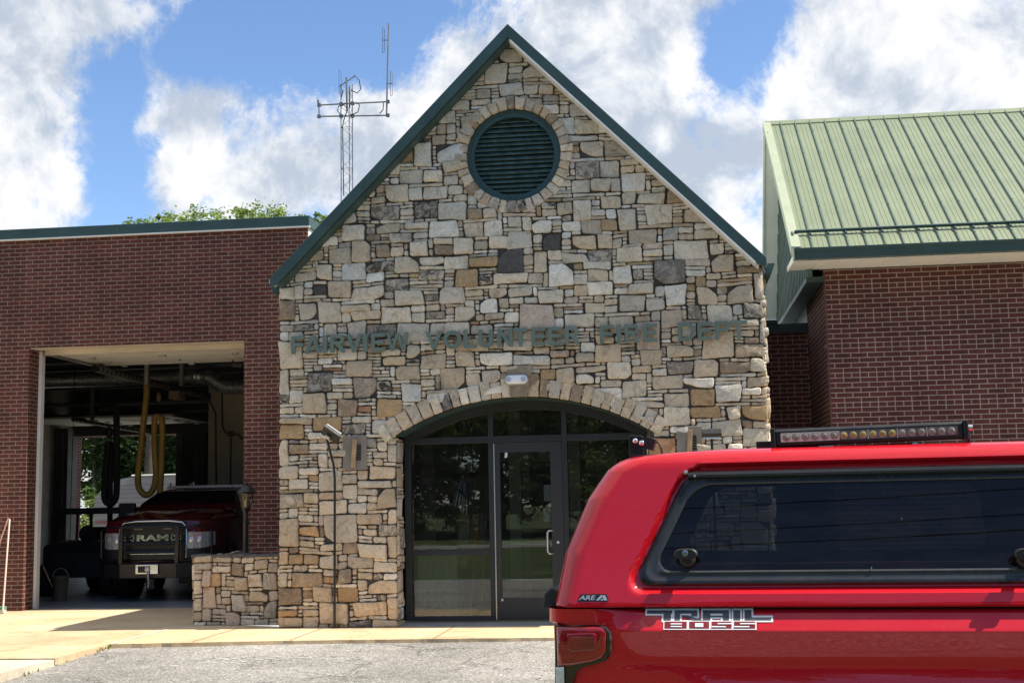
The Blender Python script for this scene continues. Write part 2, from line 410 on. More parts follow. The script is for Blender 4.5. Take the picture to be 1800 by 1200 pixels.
def mat_ground(name, base, lo, hi, speck, speckscale, crack=0.0, bump=.5, blot=.9, jointless=True):
    mt = bpy.data.materials.new(name); mt.use_nodes = True; t = NT(mt.node_tree); b = t.n['Principled BSDF']
    tcn = t.new('ShaderNodeTexCoord'); ob = tcn.outputs['Object']
    n = t.noise(ob, blot, 7, .65, .3)
    c = t.ramp(n, [(.32, lo), (.5, base), (.7, hi)])
    vo = t.new('ShaderNodeTexVoronoi'); vo.inputs['Scale'].default_value = speckscale; t.l.new(ob, vo.inputs['Vector'])
    sx = t.new('ShaderNodeSeparateXYZ'); t.l.new(vo.outputs['Color'], sx.inputs[0])
    c = t.mix(1, c, t.ramp(sx.outputs[0], [(0, 1-speck), (.75, 1), (1, 1+speck*1.6)]), 'MULTIPLY')
    fn = t.noise(ob, speckscale*.4, 4, .7)
    c = t.mix(1, c, t.ramp(fn, [(.3, 1-speck*.5), (.7, 1+speck*.5)]), 'MULTIPLY')
    hgt = t.math('ADD', t.noise(ob, speckscale, 3, .7), t.math('MULTIPLY', sx.outputs[1], .5))
    if crack:
        wv = t.vmath('ADD', ob, t.vmath('SCALE', t.noise(ob, 2.5, 5, .7, out='Color')))
        wv.node.inputs[1].links[0].from_node.inputs['Scale'].default_value = .8
        v2 = t.new('ShaderNodeTexVoronoi'); v2.feature = 'DISTANCE_TO_EDGE'; v2.inputs['Scale'].default_value = .9; t.l.new(wv, v2.inputs['Vector'])
        cr = t.math('MULTIPLY', t.ramp(v2.outputs['Distance'], [(0, 1), (.016, 0)]), t.ramp(t.noise(ob, .8, 3, .5), [(.40, 0), (.52, 1)]))
        c = t.mix(t.math('MULTIPLY', cr, crack), c, (.02, .02, .02))
    # worn patches, old stains and drips
    big = t.ramp(t.noise(ob, .45, 6, .7, .8), [(.36, .80), (.5, 1), (.68, 1.10)])
    c = t.mix(1, c, big, 'MULTIPLY')
    stn = t.ramp(t.noise(ob, 1.3, 4, .6, 1.2), [(.60, 0), (.70, .45)])
    c = t.mix(stn, c, t.mix(1, c, (.62, .60, .58), 'MULTIPLY'))
    t.l.new(c, b.inputs['Base Color']); b.inputs['Roughness'].default_value = .9; b.inputs['Specular IOR Level'].default_value = .25
    bp = t.new('ShaderNodeBump'); bp.inputs['Strength'].default_value = bump; bp.inputs['Distance'].default_value = .008
    t.l.new(hgt, bp.inputs['Height']); t.l.new(bp.outputs[0], b.inputs['Normal'])
    return mt

STONE = mat_stone('field_stone')
MORTAR = M('mortar', (.085, .074, .062), .95, var=.25, vs=9, bump=.6, bs=90)
BRICK = mat_brick('red_brick', (.128, .038, .027), (.080, .027, .020), (.28, .22, .18), .211, .0683)
BRICK2 = mat_brick('red_brick_headers', (.112, .035, .028), (.072, .026, .022), (.36, .285, .245), .222, .0677, True, .05)
GREEN = M('dark_green_metal', (.030, .066, .062), .45, var=.18, vs=2.5, bump=.05, bs=8)
GREENV = M('weathered_green_slats', (.055, .105, .098), .6, var=.5, vs=9, bump=.3, bs=30)
GREENL = M('green_panel_metal', (.065, .12, .10), .5, var=.15, vs=2)
ROOFG = M('pale_green_roof_metal', (.20, .235, .145), .42, var=.10, vs=1.2, bump=.04, bs=6)
SEAMG = M('roof_seam_green', (.085, .13, .10), .45, var=.15)
LETTER = M('sign_letter_green', (.125, .175, .145), .55, var=.10, vs=2)
WHITE = M('white_trim', (.72, .72, .69), .5, var=.07, vs=2)
CREAM = M('cream_trim', (.56, .50, .41), .6, var=.12, vs=2)
SOFFIT = M('white_vinyl', (.84, .85, .80), .5, var=.08, vs=1.5)
BRONZE = M('dark_bronze_frame', (.020, .022, .024), .4, var=.15, vs=3)
BLACK = M('black_metal', (.012, .012, .013), .38, var=.25, vs=7)
BLACKP = M('black_plastic', (.016, .016, .017), .55, var=.25, vs=9)
RUBBER = M('rubber', (.014, .014, .014), .8, var=.25, vs=9, bump=.3, bs=40)
CHROME = M('chrome', (.75, .75, .76), .12, 1.0, var=.05)
STEEL = M('galvanised_steel', (.45, .46, .47), .42, .9, var=.15, vs=6)
AERIAL = M('dull_galvanised', (.20, .205, .21), .55, .6, var=.2, vs=6)
ALU = M('brushed_aluminium', (.62, .62, .61), .35, .9, var=.08, vs=5)
WALLB = M('beige_block_wall', (.66, .58, .44), .8, var=.12, vs=1.5, bump=.2, bs=25)
DARKGREY = M('dark_grey_panel', (.085, .085, .085), .7, var=.25, vs=2)
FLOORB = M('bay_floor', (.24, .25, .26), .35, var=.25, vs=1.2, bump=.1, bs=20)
GLASS = mat_glass('storefront_glass', (.74, .78, .75), 1.55, 0, 1.9, .02)
TINT = mat_glass('tinted_glass', (.17, .19, .21), 1.5, 0, .75, .012)
DARKGLASS = mat_glass('windscreen_glass', (.10, .11, .12), 1.5, 0, 1.0)
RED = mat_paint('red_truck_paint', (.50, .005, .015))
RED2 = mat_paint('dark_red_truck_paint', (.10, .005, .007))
ASPHALT = mat_ground('asphalt', (.30, .285, .26), (.23, .22, .20), (.37, .355, .33), .5, 75, .9, .45, .35)
CONC_T = mat_ground('tan_concrete', (.58, .435, .265), (.49, .36, .21), (.65, .505, .33), .12, 120, .35, .25, .7)
CONC_G = mat_ground('grey_concrete', (.58, .51, .39), (.50, .44, .33), (.64, .57, .45), .12, 120, .2, .25, .8)
GRASS = mat_ground('mown_grass', (.058, .085, .026), (.040, .060, .018), (.095, .12, .045), .4, 60, 0, .8, .25)
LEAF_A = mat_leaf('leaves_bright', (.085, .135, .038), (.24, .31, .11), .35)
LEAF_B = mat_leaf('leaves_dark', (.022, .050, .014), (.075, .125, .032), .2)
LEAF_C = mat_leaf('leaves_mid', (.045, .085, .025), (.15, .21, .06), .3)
BARK = M('bark', (.085, .065, .048), .9, var=.3, vs=6, bump=.8, bs=30)
WOOD = M('pale_wood', (.42, .28, .15), .6, var=.25, vs=9)
# ------------------------------------------------------------------ ground
rng = random.Random(7)
def zg(y):
    """the lot falls gently away from the building"""
    return -0.25*min(1.0, max(0.0, (-1.4-y)/10.0))
def sheet(name, xs, ys, z, mat, edge=None):
    mb = MB()
    for i in range(len(xs)-1):
        for j in range(len(ys)-1):
            P = [(xs[i], ys[j]), (xs[i+1], ys[j]), (xs[i+1], ys[j+1]), (xs[i], ys[j+1])]
            mb.poly([(x, y, z(x, y)) for x, y in P])
    o = mb.build(name, mat); o['kind'] = 'structure'; return o
yl = [-400, -60, -18.0]
sheet('lawn', [-400, -60, -20, 0, 20, 60, 400], [-400, -120, -45, -39.5], lambda x, y: -.30, GRASS)
sheet('verge', [-400, -60, 0, 60, 400], [-34, -26, -13.2], lambda x, y: -.25, GRASS)
sheet('road', [-400, -60, 0, 60, 400], [-39.5, -34], lambda x, y: -.31, M('old_asphalt', (.20, .195, .19), .9, var=.12, vs=1))
sheet('rear_ground', [-400, -60, 0, 60, 400], [13.9, 30, 60, 400], lambda x, y: -.12, M('rear_gravel', (.22, .20, .16), .95, var=.3, vs=1))
sheet('parking_lot', [-60, -20, -8, -4, -1.45, 2, 5, 8, 12, 20, 60], [-13.2, -11.4, -9, -7, -5, -4.4, -3.5, -2.6, -1.9, -1.45, -1.2], lambda x, y: zg(y)-.035, ASPHALT)
# apron before the bay, its outer grey strip and the walk along the front
def edgy(name, poly, z, mat, t=.16):
    mb = MB(); n = len(poly); out = []
    for i in range(n):
        a, b = Vector(poly[i]), Vector(poly[(i+1) % n]); k = max(1, int((b-a).length/.12))
        for q in range(k):
            p = a.lerp(b, q/k); w_ = .022 if (i not in ()) else 0
            out.append(Vector((p.x+noise.noise((p.x*5, p.y*5, 1))*w_, p.y+noise.noise((p.x*5, p.y*5, 7))*w_)))
    me = bpy.data.meshes.new(name); bm = bmesh.new()
    vs = [bm.verts.new((p.x, p.y, z)) for p in out]; f = bm.faces.new(vs)
    if f.normal.z < 0: f.normal_flip()
    r_ = bmesh.ops.extrude_face_region(bm, geom=[f])
    bmesh.ops.translate(bm, verts=[v for v in r_['geom'] if isinstance(v, bmesh.types.BMVert)], vec=(0, 0, 0))
    for v in vs: v.co.z -= t
    bmesh.ops.triangulate(bm, faces=[q for q in bm.faces if len(q.verts) > 4])
    bmesh.ops.recalc_face_normals(bm, faces=bm.faces)
    bm.to_mesh(me); bm.free(); me.materials.append(mat)
    o = bpy.data.objects.new(name, me); COL.objects.link(o); o['kind'] = 'structure'; return o
edgy('bay_apron', [(-14, 3.45), (-14, -3.24), (-1.53, -3.20), (-1.51, 1.15), (-1.51, 3.45)], .0, CONC_T)
edgy('grey_concrete_strip', [(-14, -3.26), (-14, -4.50), (-1.55, -4.36), (-1.53, -3.22)], -.012, CONC_G)
edgy('sidewalk', [(-1.49, -1.86), (.55, -1.60), (3.75, -1.45), (8.0, -1.30), (20, -1.2), (20, 1.0), (7.4, 1.0), (6.5, 1.0), (6.5, .05), (4.9, .05), (4.9, .52), (1.6, .52), (1.6, .05), (0, .1), (-1.36, .72), (-1.49, 1.15)], .004, CONC_T)
tag(MB().box(1.58, 4.95, .02, .50, -.1, .012).build('door_threshold', M('grey_slab', (.30, .29, .27), .85, var=.2, vs=3, bump=.2, bs=60)), kind='structure')
# pale filler in the joint between apron and walk, grit and a tuft along the edges
mb = MB()
pj = [(-1.50+noise.noise((i*.7, 0, 3))*.012, 1.15-i*.12) for i in range(26)]
for (a, b), (c, d) in zip(pj[:-1], pj[1:]): mb.poly([(a-.018, b, .008), (c-.016, d, .008), (c+.016, d, .008), (a+.018, b, .008)])
tag(mb.build('joint_filler', M('joint_sealant', (.62, .60, .54), .8, var=.2, vs=12)), kind='structure')
mb = MB()
for i in range(36):
    t = rng.random(); x = -1.50+rng.gauss(0, .05); y = -1.75-rng.random()**1.5*.35; h = rng.uniform(.015, .05)
    a = rng.uniform(0, 6.28); dx, dy = math.cos(a)*.012, math.sin(a)*.012
    mb.poly([(x-dx, y-dy, zg(y)-.02), (x+dx, y+dy, zg(y)-.02), (x+dx*.3+rng.gauss(0, .02), y+dy*.3+rng.gauss(0, .02), zg(y)-.02+h)], 0, (rng.random(),)*3)
for i in range(22):
    y = -1.9-rng.random()*2.4; x = -1.53+rng.gauss(0, .03); h = rng.uniform(.01, .035)
    mb.poly([(x-.01, y, zg(y)-.03), (x+.01, y, zg(y)-.03), (x+rng.gauss(0, .015), y, zg(y)-.02+h)], 0, (rng.random(),)*3)
tag(mb.build('weed_tufts', LEAF_A), 'sparse dry weeds in the joint where apron meets asphalt', 'weeds', kind='stuff')

mb = MB()
for x, y0, y1 in ((.62, -1.58, .0), (2.35, -1.49, .0), (4.1, -1.42, .0), (-.55, -1.70, .05)):
    P = [(x+noise.noise((x, k*.6, 2))*.012, y0+(y1-y0)*k/8) for k in range(9)]
    for (a, b), (c, d) in zip(P[:-1], P[1:]): mb.poly([(a-.006, b, .0085), (c-.006, d, .0085), (c+.006, d, .0085), (a+.006, b, .0085)])
tag(mb.build('sidewalk_joint', M('joint_dirt', (.16, .12, .08), .95, var=.3, vs=9)), kind='structure')
mb = MB(); rq = random.Random(3)
for (px, py, n_, ln) in ((470, 1163, 26, .55), (430, 1168, 14, .25), (530, 1158, 10, .2), (1060, 1160, 8, .3)):
    c = G(px, py, -.1)
    for k in range(n_):
        x, y = c.x+rq.gauss(0, ln), c.y+rq.gauss(0, .05); r_ = rq.uniform(.008, .03); z = zg(y)-.0305
        mb.poly([(x+r_*2.2*rq.uniform(.5, 1.3)*math.cos(a), y+r_*rq.uniform(.5, 1.2)*math.sin(a), z) for a in (1.05*i for i in range(6))])
tag(mb.build('worn_paint_scuff', M('old_white_paint', (.58, .57, .54), .8, var=.2, vs=20)), kind='structure')
# ------------------------------------------------------------------ field-stone facing
PAL = {'L': (.66, .59, .465), 'W': (.77, .73, .63), 'T': (.60, .50, .36), 'O': (.48, .34, .185), 'G': (.58, .52, .43), 'B': (.41, .315, .215),
       'M': (.52, .46, .365), 'D': (.10, .095, .09), 'K': (.40, .36, .30), 'P': (.56, .445, .345), 'R': (.41, .24, .135)}
MOT = {'M': .85, 'K': .8, 'D': .3, 'G': .22, 'B': .35, 'L': .05, 'T': .08, 'O': .15}
def clip(poly, n, d):
    """keep the side of a 2d polygon where p.n <= d"""
    out = []
    for i in range(len(poly)):
        a, b = poly[i], poly[(i+1) % len(poly)]
        da, db = a.dot(n)-d, b.dot(n)-d
        if da <= 0: out.append(a)
        if (da < 0 < db) or (db < 0 < da): out.append(a.lerp(b, da/(da-db)))
    return out
def stone_col(rng, cls=None, v=3.0):
    if cls is None: cls = rng.choices('LWTOGBMKPR', (40, 15, 29, 3.5, 5, 2.5, 4, .3, 4, .6))[0]
    c = PAL[cls]; k = rng.uniform(.84, 1.16); hue = rng.uniform(-.04, .04)+.055*max(-1.0, min(1.0, (3.4-v)/2.2))   # warmer stone was laid low on the wall
    return (c[0]*k*(1+hue), c[1]*k, c[2]*k*(1-hue), min(1, MOT.get(cls, .05)*rng.uniform(.5, 1.3)))
def one_stone(mb, rng, poly, to3, depth, col, rnd=.030, gap=.008):
    """one pillowed stone from a convex 2d outline"""
    n = len(poly); c = sum(poly, Vector((0, 0)))/n
    area = abs(sum(poly[i].x*poly[(i+1) % n].y-poly[(i+1) % n].x*poly[i].y for i in range(n)))/2
    if area < 3e-4: return
    pts = []
    for i in range(n):
        p, a, b = poly[i], poly[i-1], poly[(i+1) % n]
        la, lb = (a-p).length, (b-p).length
        if la < 1e-4 or lb < 1e-4: continue
        r1 = min(rnd*rng.uniform(.45, 1.5), la*.35); r2 = min(rnd*rng.uniform(.45, 1.5), lb*.35)
        pts.append(p+(a-p)/la*r1)
        if r1+r2 > .02: pts.append(p+((a-p)/la*r1+(b-p)/lb*r2)*.30)
        pts.append(p+(b-p)/lb*r2)
        if lb > .16:
            k = int(lb/.09); e = (b-p)/lb; nn = Vector((e.y, -e.x))
            for q in range(1, k): pts.append(p+(b-p)*(q/k)+nn*rng.uniform(-.0065, .0025))
    N = len(pts)
    if N < 3: return
    def inset(q, g):
        d = q-c; l = d.length
        return q-d*min(.45, g/max(l, 1e-4))
    g0 = gap*rng.uniform(.45, 1.2); sm = min(1.0, math.sqrt(area)/.18)
    tx, ty = rng.gauss(0, .055), rng.gauss(0, .055)
    rings = []
    for g, d in ((g0, -.012), (g0, depth*.72), (g0+.007*sm+.002, depth*.95), (g0+.024*sm+.003, depth)):
        ring = []
        for q in pts:
            p = inset(q, g); s_ = (p-c)
            bump = noise.noise((p.x*9, p.y*9, depth*100))*.006*sm if d > 0 else 0
            ring.append(to3(p.x, p.y, d+((s_.x*tx+s_.y*ty)*sm if d > 0 else 0)+bump))
        rings.append(ring)
    vs = [v for r_ in rings for v in r_]; fs = []
    for k in range(3):
        for i in range(N): fs.append((k*N+i, k*N+(i+1) % N, (k+1)*N+(i+1) % N, (k+1)*N+i))
    vs.append(to3(c.x, c.y, depth+.008*sm)); ci = len(vs)-1
    for i in range(N): fs.append((3*N+i, 3*N+(i+1) % N, ci))
    mb.raw(vs, fs, 0, col)
def stone_panel(mb, rng, w_, h_, to3, ok, halfplanes, manual=(), cw=.0665, ch=.0475, classes=None, dmul=1.0):
    """rubble laid to courses: listed stones first, then big, medium and thin filler stones on a small module"""
    nx, nz = round(w_/cw), round(h_/ch); cw, ch = w_/nx, h_/nz
    occ = [[0]*nz for _ in range(nx)]
    for i in range(nx):
        for j in range(nz):
            if not ok((i+.5)*cw, (j+.5)*ch): occ[i][j] = -1
    rects = []
    def free(i0, i1, j0, j1): return all(occ[i][j] <= 0 for i in range(i0, i1) for j in range(j0, j1)) and any(occ[i][j] == 0 for i in range(i0, i1) for j in range(j0, j1))
    def put(i0, i1, j0, j1, cls):
        for i in range(i0, i1):
            for j in range(j0, j1): occ[i][j] = 1
        rects.append((i0, i1, j0, j1, cls))
    for (u0, v0, u1, v1, cls) in manual:
        i0, i1, j0, j1 = max(0, round(u0/cw)), min(nx, round(u1/cw)), max(0, round(v0/ch)), min(nz, round(v1/ch))
        if i1 <= i0: i1 = i0+1
        if j1 <= j0: j1 = j0+1
        done = False
        for s_ in range(3):
            for a, b, c, d in ((0, 0, 0, 0), (s_, 0, 0, 0), (0, s_, 0, 0), (0, 0, s_, 0), (0, 0, 0, s_), (s_, 0, s_, 0), (0, s_, 0, s_), (s_, 0, 0, s_), (0, s_, s_, 0), (s_, s_, s_, s_)):
                q = (i0+a, i1-b, j0+c, j1-d)
                if q[1] <= nx and q[3] <= nz and q[1]-q[0] >= 1 and q[3]-q[2] >= 1 and free(*q): put(*q, cls); done = True; break
            if done: break
    for (tries, wr, hr) in ((nx*nz//36, (4, 8), (5, 8)), (nx*nz//24, (3, 6), (3, 6))):
        for _ in range(tries):
            a, b = rng.randint(*wr), rng.randint(*hr); i, j = rng.randrange(0, max(1, nx-a+1)), rng.randrange(0, max(1, nz-b+1))
            if i+a <= nx and j+b <= nz and free(i, i+a, j, j+b): put(i, i+a, j, j+b, None)
    for j in range(nz):
        for i in range(nx):
            if occ[i][j] != 0: continue
            mw = 0
            while i+mw < nx and occ[i+mw][j] == 0 and mw < 7: mw += 1
            a = mw if mw <= 3 else rng.choice([2, 3, 4, mw]); a = min(a, mw)
            mh = 1
            while j+mh < nz and mh < 4 and all(occ[k][j+mh] == 0 for k in range(i, i+a)): mh += 1
            b = min(mh, rng.choices([1, 2, 3, 4], (6, 5, 1.5, .6))[0])
            put(i, i+a, j, j+b, None)
    def J(u, v):
        e = 0 if (u < cw*.5 or u > w_-cw*.5) else 1; f = 0 if v < ch*.5 else 1
        return Vector((u+e*.030*noise.noise((u*2.6, v*2.6, 11.3)), v+f*(.026*noise.noise((u*2.3, v*2.9, 4.7))+.009*noise.noise((u*8, v*6, 2)))))
    for (i0, i1, j0, j1, cls) in rects:
        P = [J(i0*cw, j0*ch), J(i1*cw, j0*ch), J(i1*cw, j1*ch), J(i0*cw, j1*ch)]
        big = (i1-i0)*(j1-j0)
        if big >= 12:
            P = [p+Vector((rng.gauss(0, .011), rng.gauss(0, .009))) for p in P]
            if rng.random() < .28:
                k = rng.randrange(4); a, p, b = P[k-1], P[k], P[(k+1) % 4]; q = rng.uniform(.2, .45)
                P = P[:k]+[p.lerp(a, q), p.lerp(b, q)]+P[k+1:]
        ctr = sum(P, Vector((0, 0)))/len(P)
        for (nn, d) in halfplanes(ctr): 
            if len(P) > 2: P = clip(P, nn, d)
        if len(P) < 3: continue
        dp = rng.uniform(.030, .078) if big >= 8 else rng.uniform(.022, .050)
        one_stone(mb, rng, P, to3, dp*dmul, stone_col(rng, cls, ctr.y))

# stones picked out one by one: x0,y0,x1,y1,class in enlarged views of the front
V1 = "803,138,893,185,G;762,192,842,262,L;908,195,972,242,G;845,200,905,220,L;845,222,905,248,L;807,262,900,303,G;903,262,948,300,L;950,258,1003,298,L;645,320,702,352,L;590,355,662,402,L;587,408,632,440,T;725,222,760,250,T;732,278,783,312,G;965,302,1028,330,G;1062,332,1127,380,G;1075,388,1165,435,L;1020,335,1060,365,L;495,470,580,558,L;580,450,632,482,T;1192,457,1292,518,M;1105,470,1188,525,G;1077,535,1180,598,M;1182,537,1245,592,L;1250,560,1308,585,T;448,567,537,620,L;540,570,602,612,L;604,587,655,625,L;405,625,487,688,T;537,630,632,678,L;1070,607,1134,655,L;1137,603,1208,655,L;1252,585,1345,648,W;1302,648,1410,692,L;1413,632,1505,687,B;1178,665,1250,710,T;1067,673,1152,750,L;343,698,445,746,M;514,684,592,748,K;592,683,700,744,L;702,706,758,746,B;957,703,1022,738,T;1228,705,1307,780,L;1342,693,1428,772,L;1477,712,1580,762,T;254,765,326,832,W;330,797,378,822,B;375,755,455,792,T;480,755,555,785,L;558,752,670,816,W;675,755,750,812,T;835,738,897,775,L;938,743,1000,798,W;1037,757,1108,794,W;1113,750,1184,802,T;1187,748,1228,786,O;412,792,503,832,M;645,815,715,870,L;580,833,642,873,B;492,825,560,880,L;842,785,940,847,L;770,810,836,855,L;968,802,1042,864,D;1078,808,1160,850,T;1282,783,1374,838,T;1398,775,1462,830,G;1507,785,1602,822,L;1435,828,1565,888,L;285,830,357,895,T;362,842,425,885,B;440,880,522,945,T;808,850,900,940,D;697,883,806,925,O;1033,866,1125,902,L;1130,850,1222,907,M;1245,846,1337,900,L;1367,895,1470,980,K;1577,867,1668,930,T;1470,888,1570,915,G;617,872,695,930,L;1208,907,1287,972,W;157,905,217,965,L;120,860,185,900,T;197,858,283,900,T;243,902,327,962,W;330,935,400,980,W;527,930,612,965,M;325,895,435,930,M;980,910,1075,982,W;650,927,740,982,O;785,945,922,982,L;72,935,175,975,G"
V2 = "287,45,395,103,L;190,30,283,92,T;138,40,187,85,D;160,97,250,175,T;90,100,158,163,G;30,95,75,170,B;70,45,115,92,L;27,45,68,92,L;400,15,485,65,M;440,67,540,115,L;600,53,692,113,G;385,122,500,178,L;253,108,350,135,T;287,137,380,175,T;742,97,818,140,W;775,48,840,92,T;843,50,937,92,L;950,55,1043,110,L;1075,47,1138,78,T;1142,32,1218,77,W;1280,28,1362,68,L;1237,75,1330,137,G;1333,90,1405,140,L;1405,45,1483,122,W;1517,55,1590,115,T;1625,42,1718,105,T;1720,10,1760,98,G;880,115,1008,205,P;1053,148,1156,200,L;1112,105,1198,143,T;1562,113,1660,180,L;1387,137,1475,200,T;1680,107,1765,163,K;652,118,717,173,L;755,140,832,170,T;832,140,878,178,W;622,178,700,218,L;700,185,795,220,L;262,175,338,238,L;178,178,232,230,L;65,202,115,245,G;340,180,433,228,K;440,170,560,240,L;28,243,105,340,T;1212,145,1310,215,L;1740,168,1768,245,G;1660,258,1772,303,B;1085,280,1150,330,T;1150,255,1243,317,T;1318,275,1390,327,T;1420,262,1500,302,T;1510,307,1600,373,T;1420,307,1508,370,K;1725,307,1780,360,L;1200,318,1285,383,L;1367,372,1477,423,T;1490,420,1587,477,O;1590,405,1685,470,W;1700,368,1780,415,T;1680,470,1783,525,O;1575,532,1682,582,L;1497,478,1617,525,O;1400,485,1490,545,L;1405,427,1505,482,T;1250,385,1342,455,L;258,315,357,375,T;390,290,480,332,T;527,290,612,345,T;648,287,723,340,T;445,332,535,378,T;120,360,215,430,K;290,372,377,447,K;462,392,530,460,W;597,345,682,413,T;683,357,740,408,L;745,352,818,395,G;1012,345,1087,395,T;1088,367,1153,407,W;105,435,197,513,T;235,453,300,512,B;302,472,360,508,R;365,455,458,510,O;152,513,257,570,O;350,520,435,583,W;287,510,350,545,L;255,545,340,580,M;27,548,115,597,O;750,285,872,330,W;872,285,992,328,W;30,345,63,430,L;128,573,190,600,W"
V3 = "37,168,83,290,L;88,180,190,243,B;85,248,145,287,L;148,248,220,285,W;37,295,128,370,L;75,372,180,440,L;37,447,175,522,M;285,250,378,320,T;247,328,370,445,L;510,147,555,210,K;523,220,608,268,G;613,185,668,293,L;520,300,665,382,T;375,352,458,402,L;373,412,450,488,L;455,425,557,457,L;552,422,663,540,T;232,492,410,570,L;412,498,520,565,W;37,587,148,748,T;257,573,465,715,L;467,568,585,625,T;613,540,690,620,L;150,632,250,688,O;145,597,237,630,L;570,622,667,682,M;470,632,567,682,L;230,725,363,768,L;367,717,445,783,B;450,725,612,805,L;615,685,680,795,T;250,772,355,865,L;90,787,168,842,O;172,785,245,840,B;37,755,85,845,T;405,808,527,862,G;530,808,670,870,L;118,872,275,965,B;38,890,85,965,L;340,865,418,945,M;453,877,530,915,T;535,875,597,915,M;505,917,670,1005,T;360,948,467,1028,O;218,967,328,1035,T;32,970,155,1068,B;430,1045,617,1125,T;255,1035,393,1165,T;620,1010,690,1125,T;32,1115,155,1180,T;155,1125,255,1170,L;530,1130,675,1172,T;415,1132,527,1172,K;470,1010,562,1040,W;167,1085,250,1123,T"
def picked():
    out = []
    for s_, ox, oy, k in ((V3, 480, 720, 3.077), (V2, 480, 480, 2.045), (V1, 480, 20, 2.045)):
        for q in s_.split(';'):
            a = q.split(','); x0, y0, x1, y1 = (float(v)/k for v in a[:4]); xm, ym = ox+(x0+x1)/2, oy+(y0+y1)/2
            out.append((W(ox+x0, ym, -.03).x, W(xm, oy+y1, -.03).z, W(ox+x1, ym, -.03).x, W(xm, oy+y0, -.03).z, a[4]))
    return out

# ------------------------------------------------------------------ stone gabled entrance
SW = 6.475                                                   # width of the front
PK = W(895.5, 45, -.3); EL = W(491, 478, -.3); ER = W(1339, 440, -.3)
PKB = W(897, 79, -.3)
xc = 3.235; pk_z = (PK.z); ev_z = (EL.z+ER.z)/2
slope = (pk_z-ev_z)/(PK.x-EL.x)
def roof_z(x): return pk_z-abs(x-xc)*slope
fz = .185                                                     # vertical height of the rake board
vc = W(903, 272.5, 0); VC = Vector((vc.x, vc.z)); VI, VO = .645, .80
ARC_H, AR_X0, AR_X1 = 1.645, 1.60, 4.925
az0 = 2.50; arch_top = 2.965; rise = arch_top-az0; AC_X = (AR_X0+AR_X1)/2; AR = ((AR_X1-AR_X0)**2/4+rise**2)/(2*rise); AC = Vector((AC_X, arch_top-AR))
AT = .235                                                    # length of the arch stones
stone_house = thing('stone_building', 'stone fronted gabled entrance building with green roof edge and arched glass doorway', 'building', (xc, 0, 0))
def arch_z(x): return AC.y+math.sqrt(max(0, AR*AR-(x-AC_X)**2))
def ok_front(u, v):
    if v > roof_z(u)-.10: return False
    if AR_X0 < u < AR_X1 and v < arch_z(u)+.10: return False
    if (Vector((u, v))-VC).length < VI+.02: return False
    return True
nl = Vector((-slope, 1)).normalized(); nr_ = Vector((slope, 1)).normalized()
dl = nl.dot(Vector((xc, pk_z-.12))); dr_ = nr_.dot(Vector((xc, pk_z-.12)))
def hp_front(c):
    out = [(nl, dl), (nr_, dr_)]
    d = c-VC
    if d.length < 1.5:
        e = d.normalized(); out.append((-e, -(e.dot(VC)+VI+.03)))
    d = c-AC; th = math.atan2(d.x, d.y)
    if c.y > az0+.0 and abs(d.x) < ARC_H+.25:
        e = d.normalized(); out.append((-e, -(e.dot(AC)+AR+.06)))
    elif c.y < az0+.05:
        if c.x < AC_X: out.append((Vector((1, 0)), AR_X0))
        else: out.append((Vector((-1, 0)), -AR_X1))
    return out
rng = random.Random(21)
mbs = MB()
stone_panel(mbs, rng, SW, pk_z, lambda u, v, d: (u, -d, v), ok_front, hp_front, picked())
# ring of stones round the vent and the arch of stones over the door
def wedge(mb, rng, ctr, r0, r1, a0, a1, cls, depth, y=0):
    P = [ctr+Vector((math.sin(a), math.cos(a)))*r for a, r in ((a0, r0), (a1, r0), (a1, r1), (a0, r1))]
    P = P[::-1] if (P[1]-P[0]).x*(P[2]-P[1]).y-(P[1]-P[0]).y*(P[2]-P[1]).x < 0 else P
    one_stone(mb, rng, P, lambda u, v, d: (u, y-d, v), depth, stone_col(rng, cls), .014, .008)
nv = 37; ang = 0.05
ws = [rng.uniform(.8, 1.2) for _ in range(nv)]; tot = sum(ws)
for i, q in enumerate(ws):
    a1 = ang+q/tot*2*math.pi
    cls = rng.choices('GLTBKP', (30, 30, 24, 8, 4, 6))[0]
    if abs((ang+a1)/2-math.pi) < .14: cls = 'K'
    wedge(mbs, rng, VC, VI-.01, VO+rng.uniform(-.02, .02), ang, a1, cls, rng.uniform(.055, .075)); ang = a1
tm = math.asin((AR_X1-AC_X)/AR); kx = .105/AR
for sgn in (-1, 1):
    ws = [rng.uniform(.8, 1.2) for _ in range(13)]; tot = sum(ws); a = kx
    for q in ws:
        b_ = a+q/tot*(tm+.055-kx); cls = rng.choices('LTGBWK', (30, 28, 16, 12, 10, 4))[0]
        aa, bb = (a, b_) if sgn > 0 else (-b_, -a)
        wedge(mbs, rng, AC, AR-.005, AR+AT+rng.uniform(-.02, .025), aa, bb, cls, rng.uniform(.05, .07)); a = b_
one_stone(mbs, rng, [Vector(p) for p in ((AC_X-.115, arch_top-.01), (AC_X+.115, arch_top-.01), (AC_X+.185, arch_top+.42), (AC_X-.185, arch_top+.42))],
          lambda u, v, d: (u, -d, v), .085, (.34, .28, .19, .25), .02)
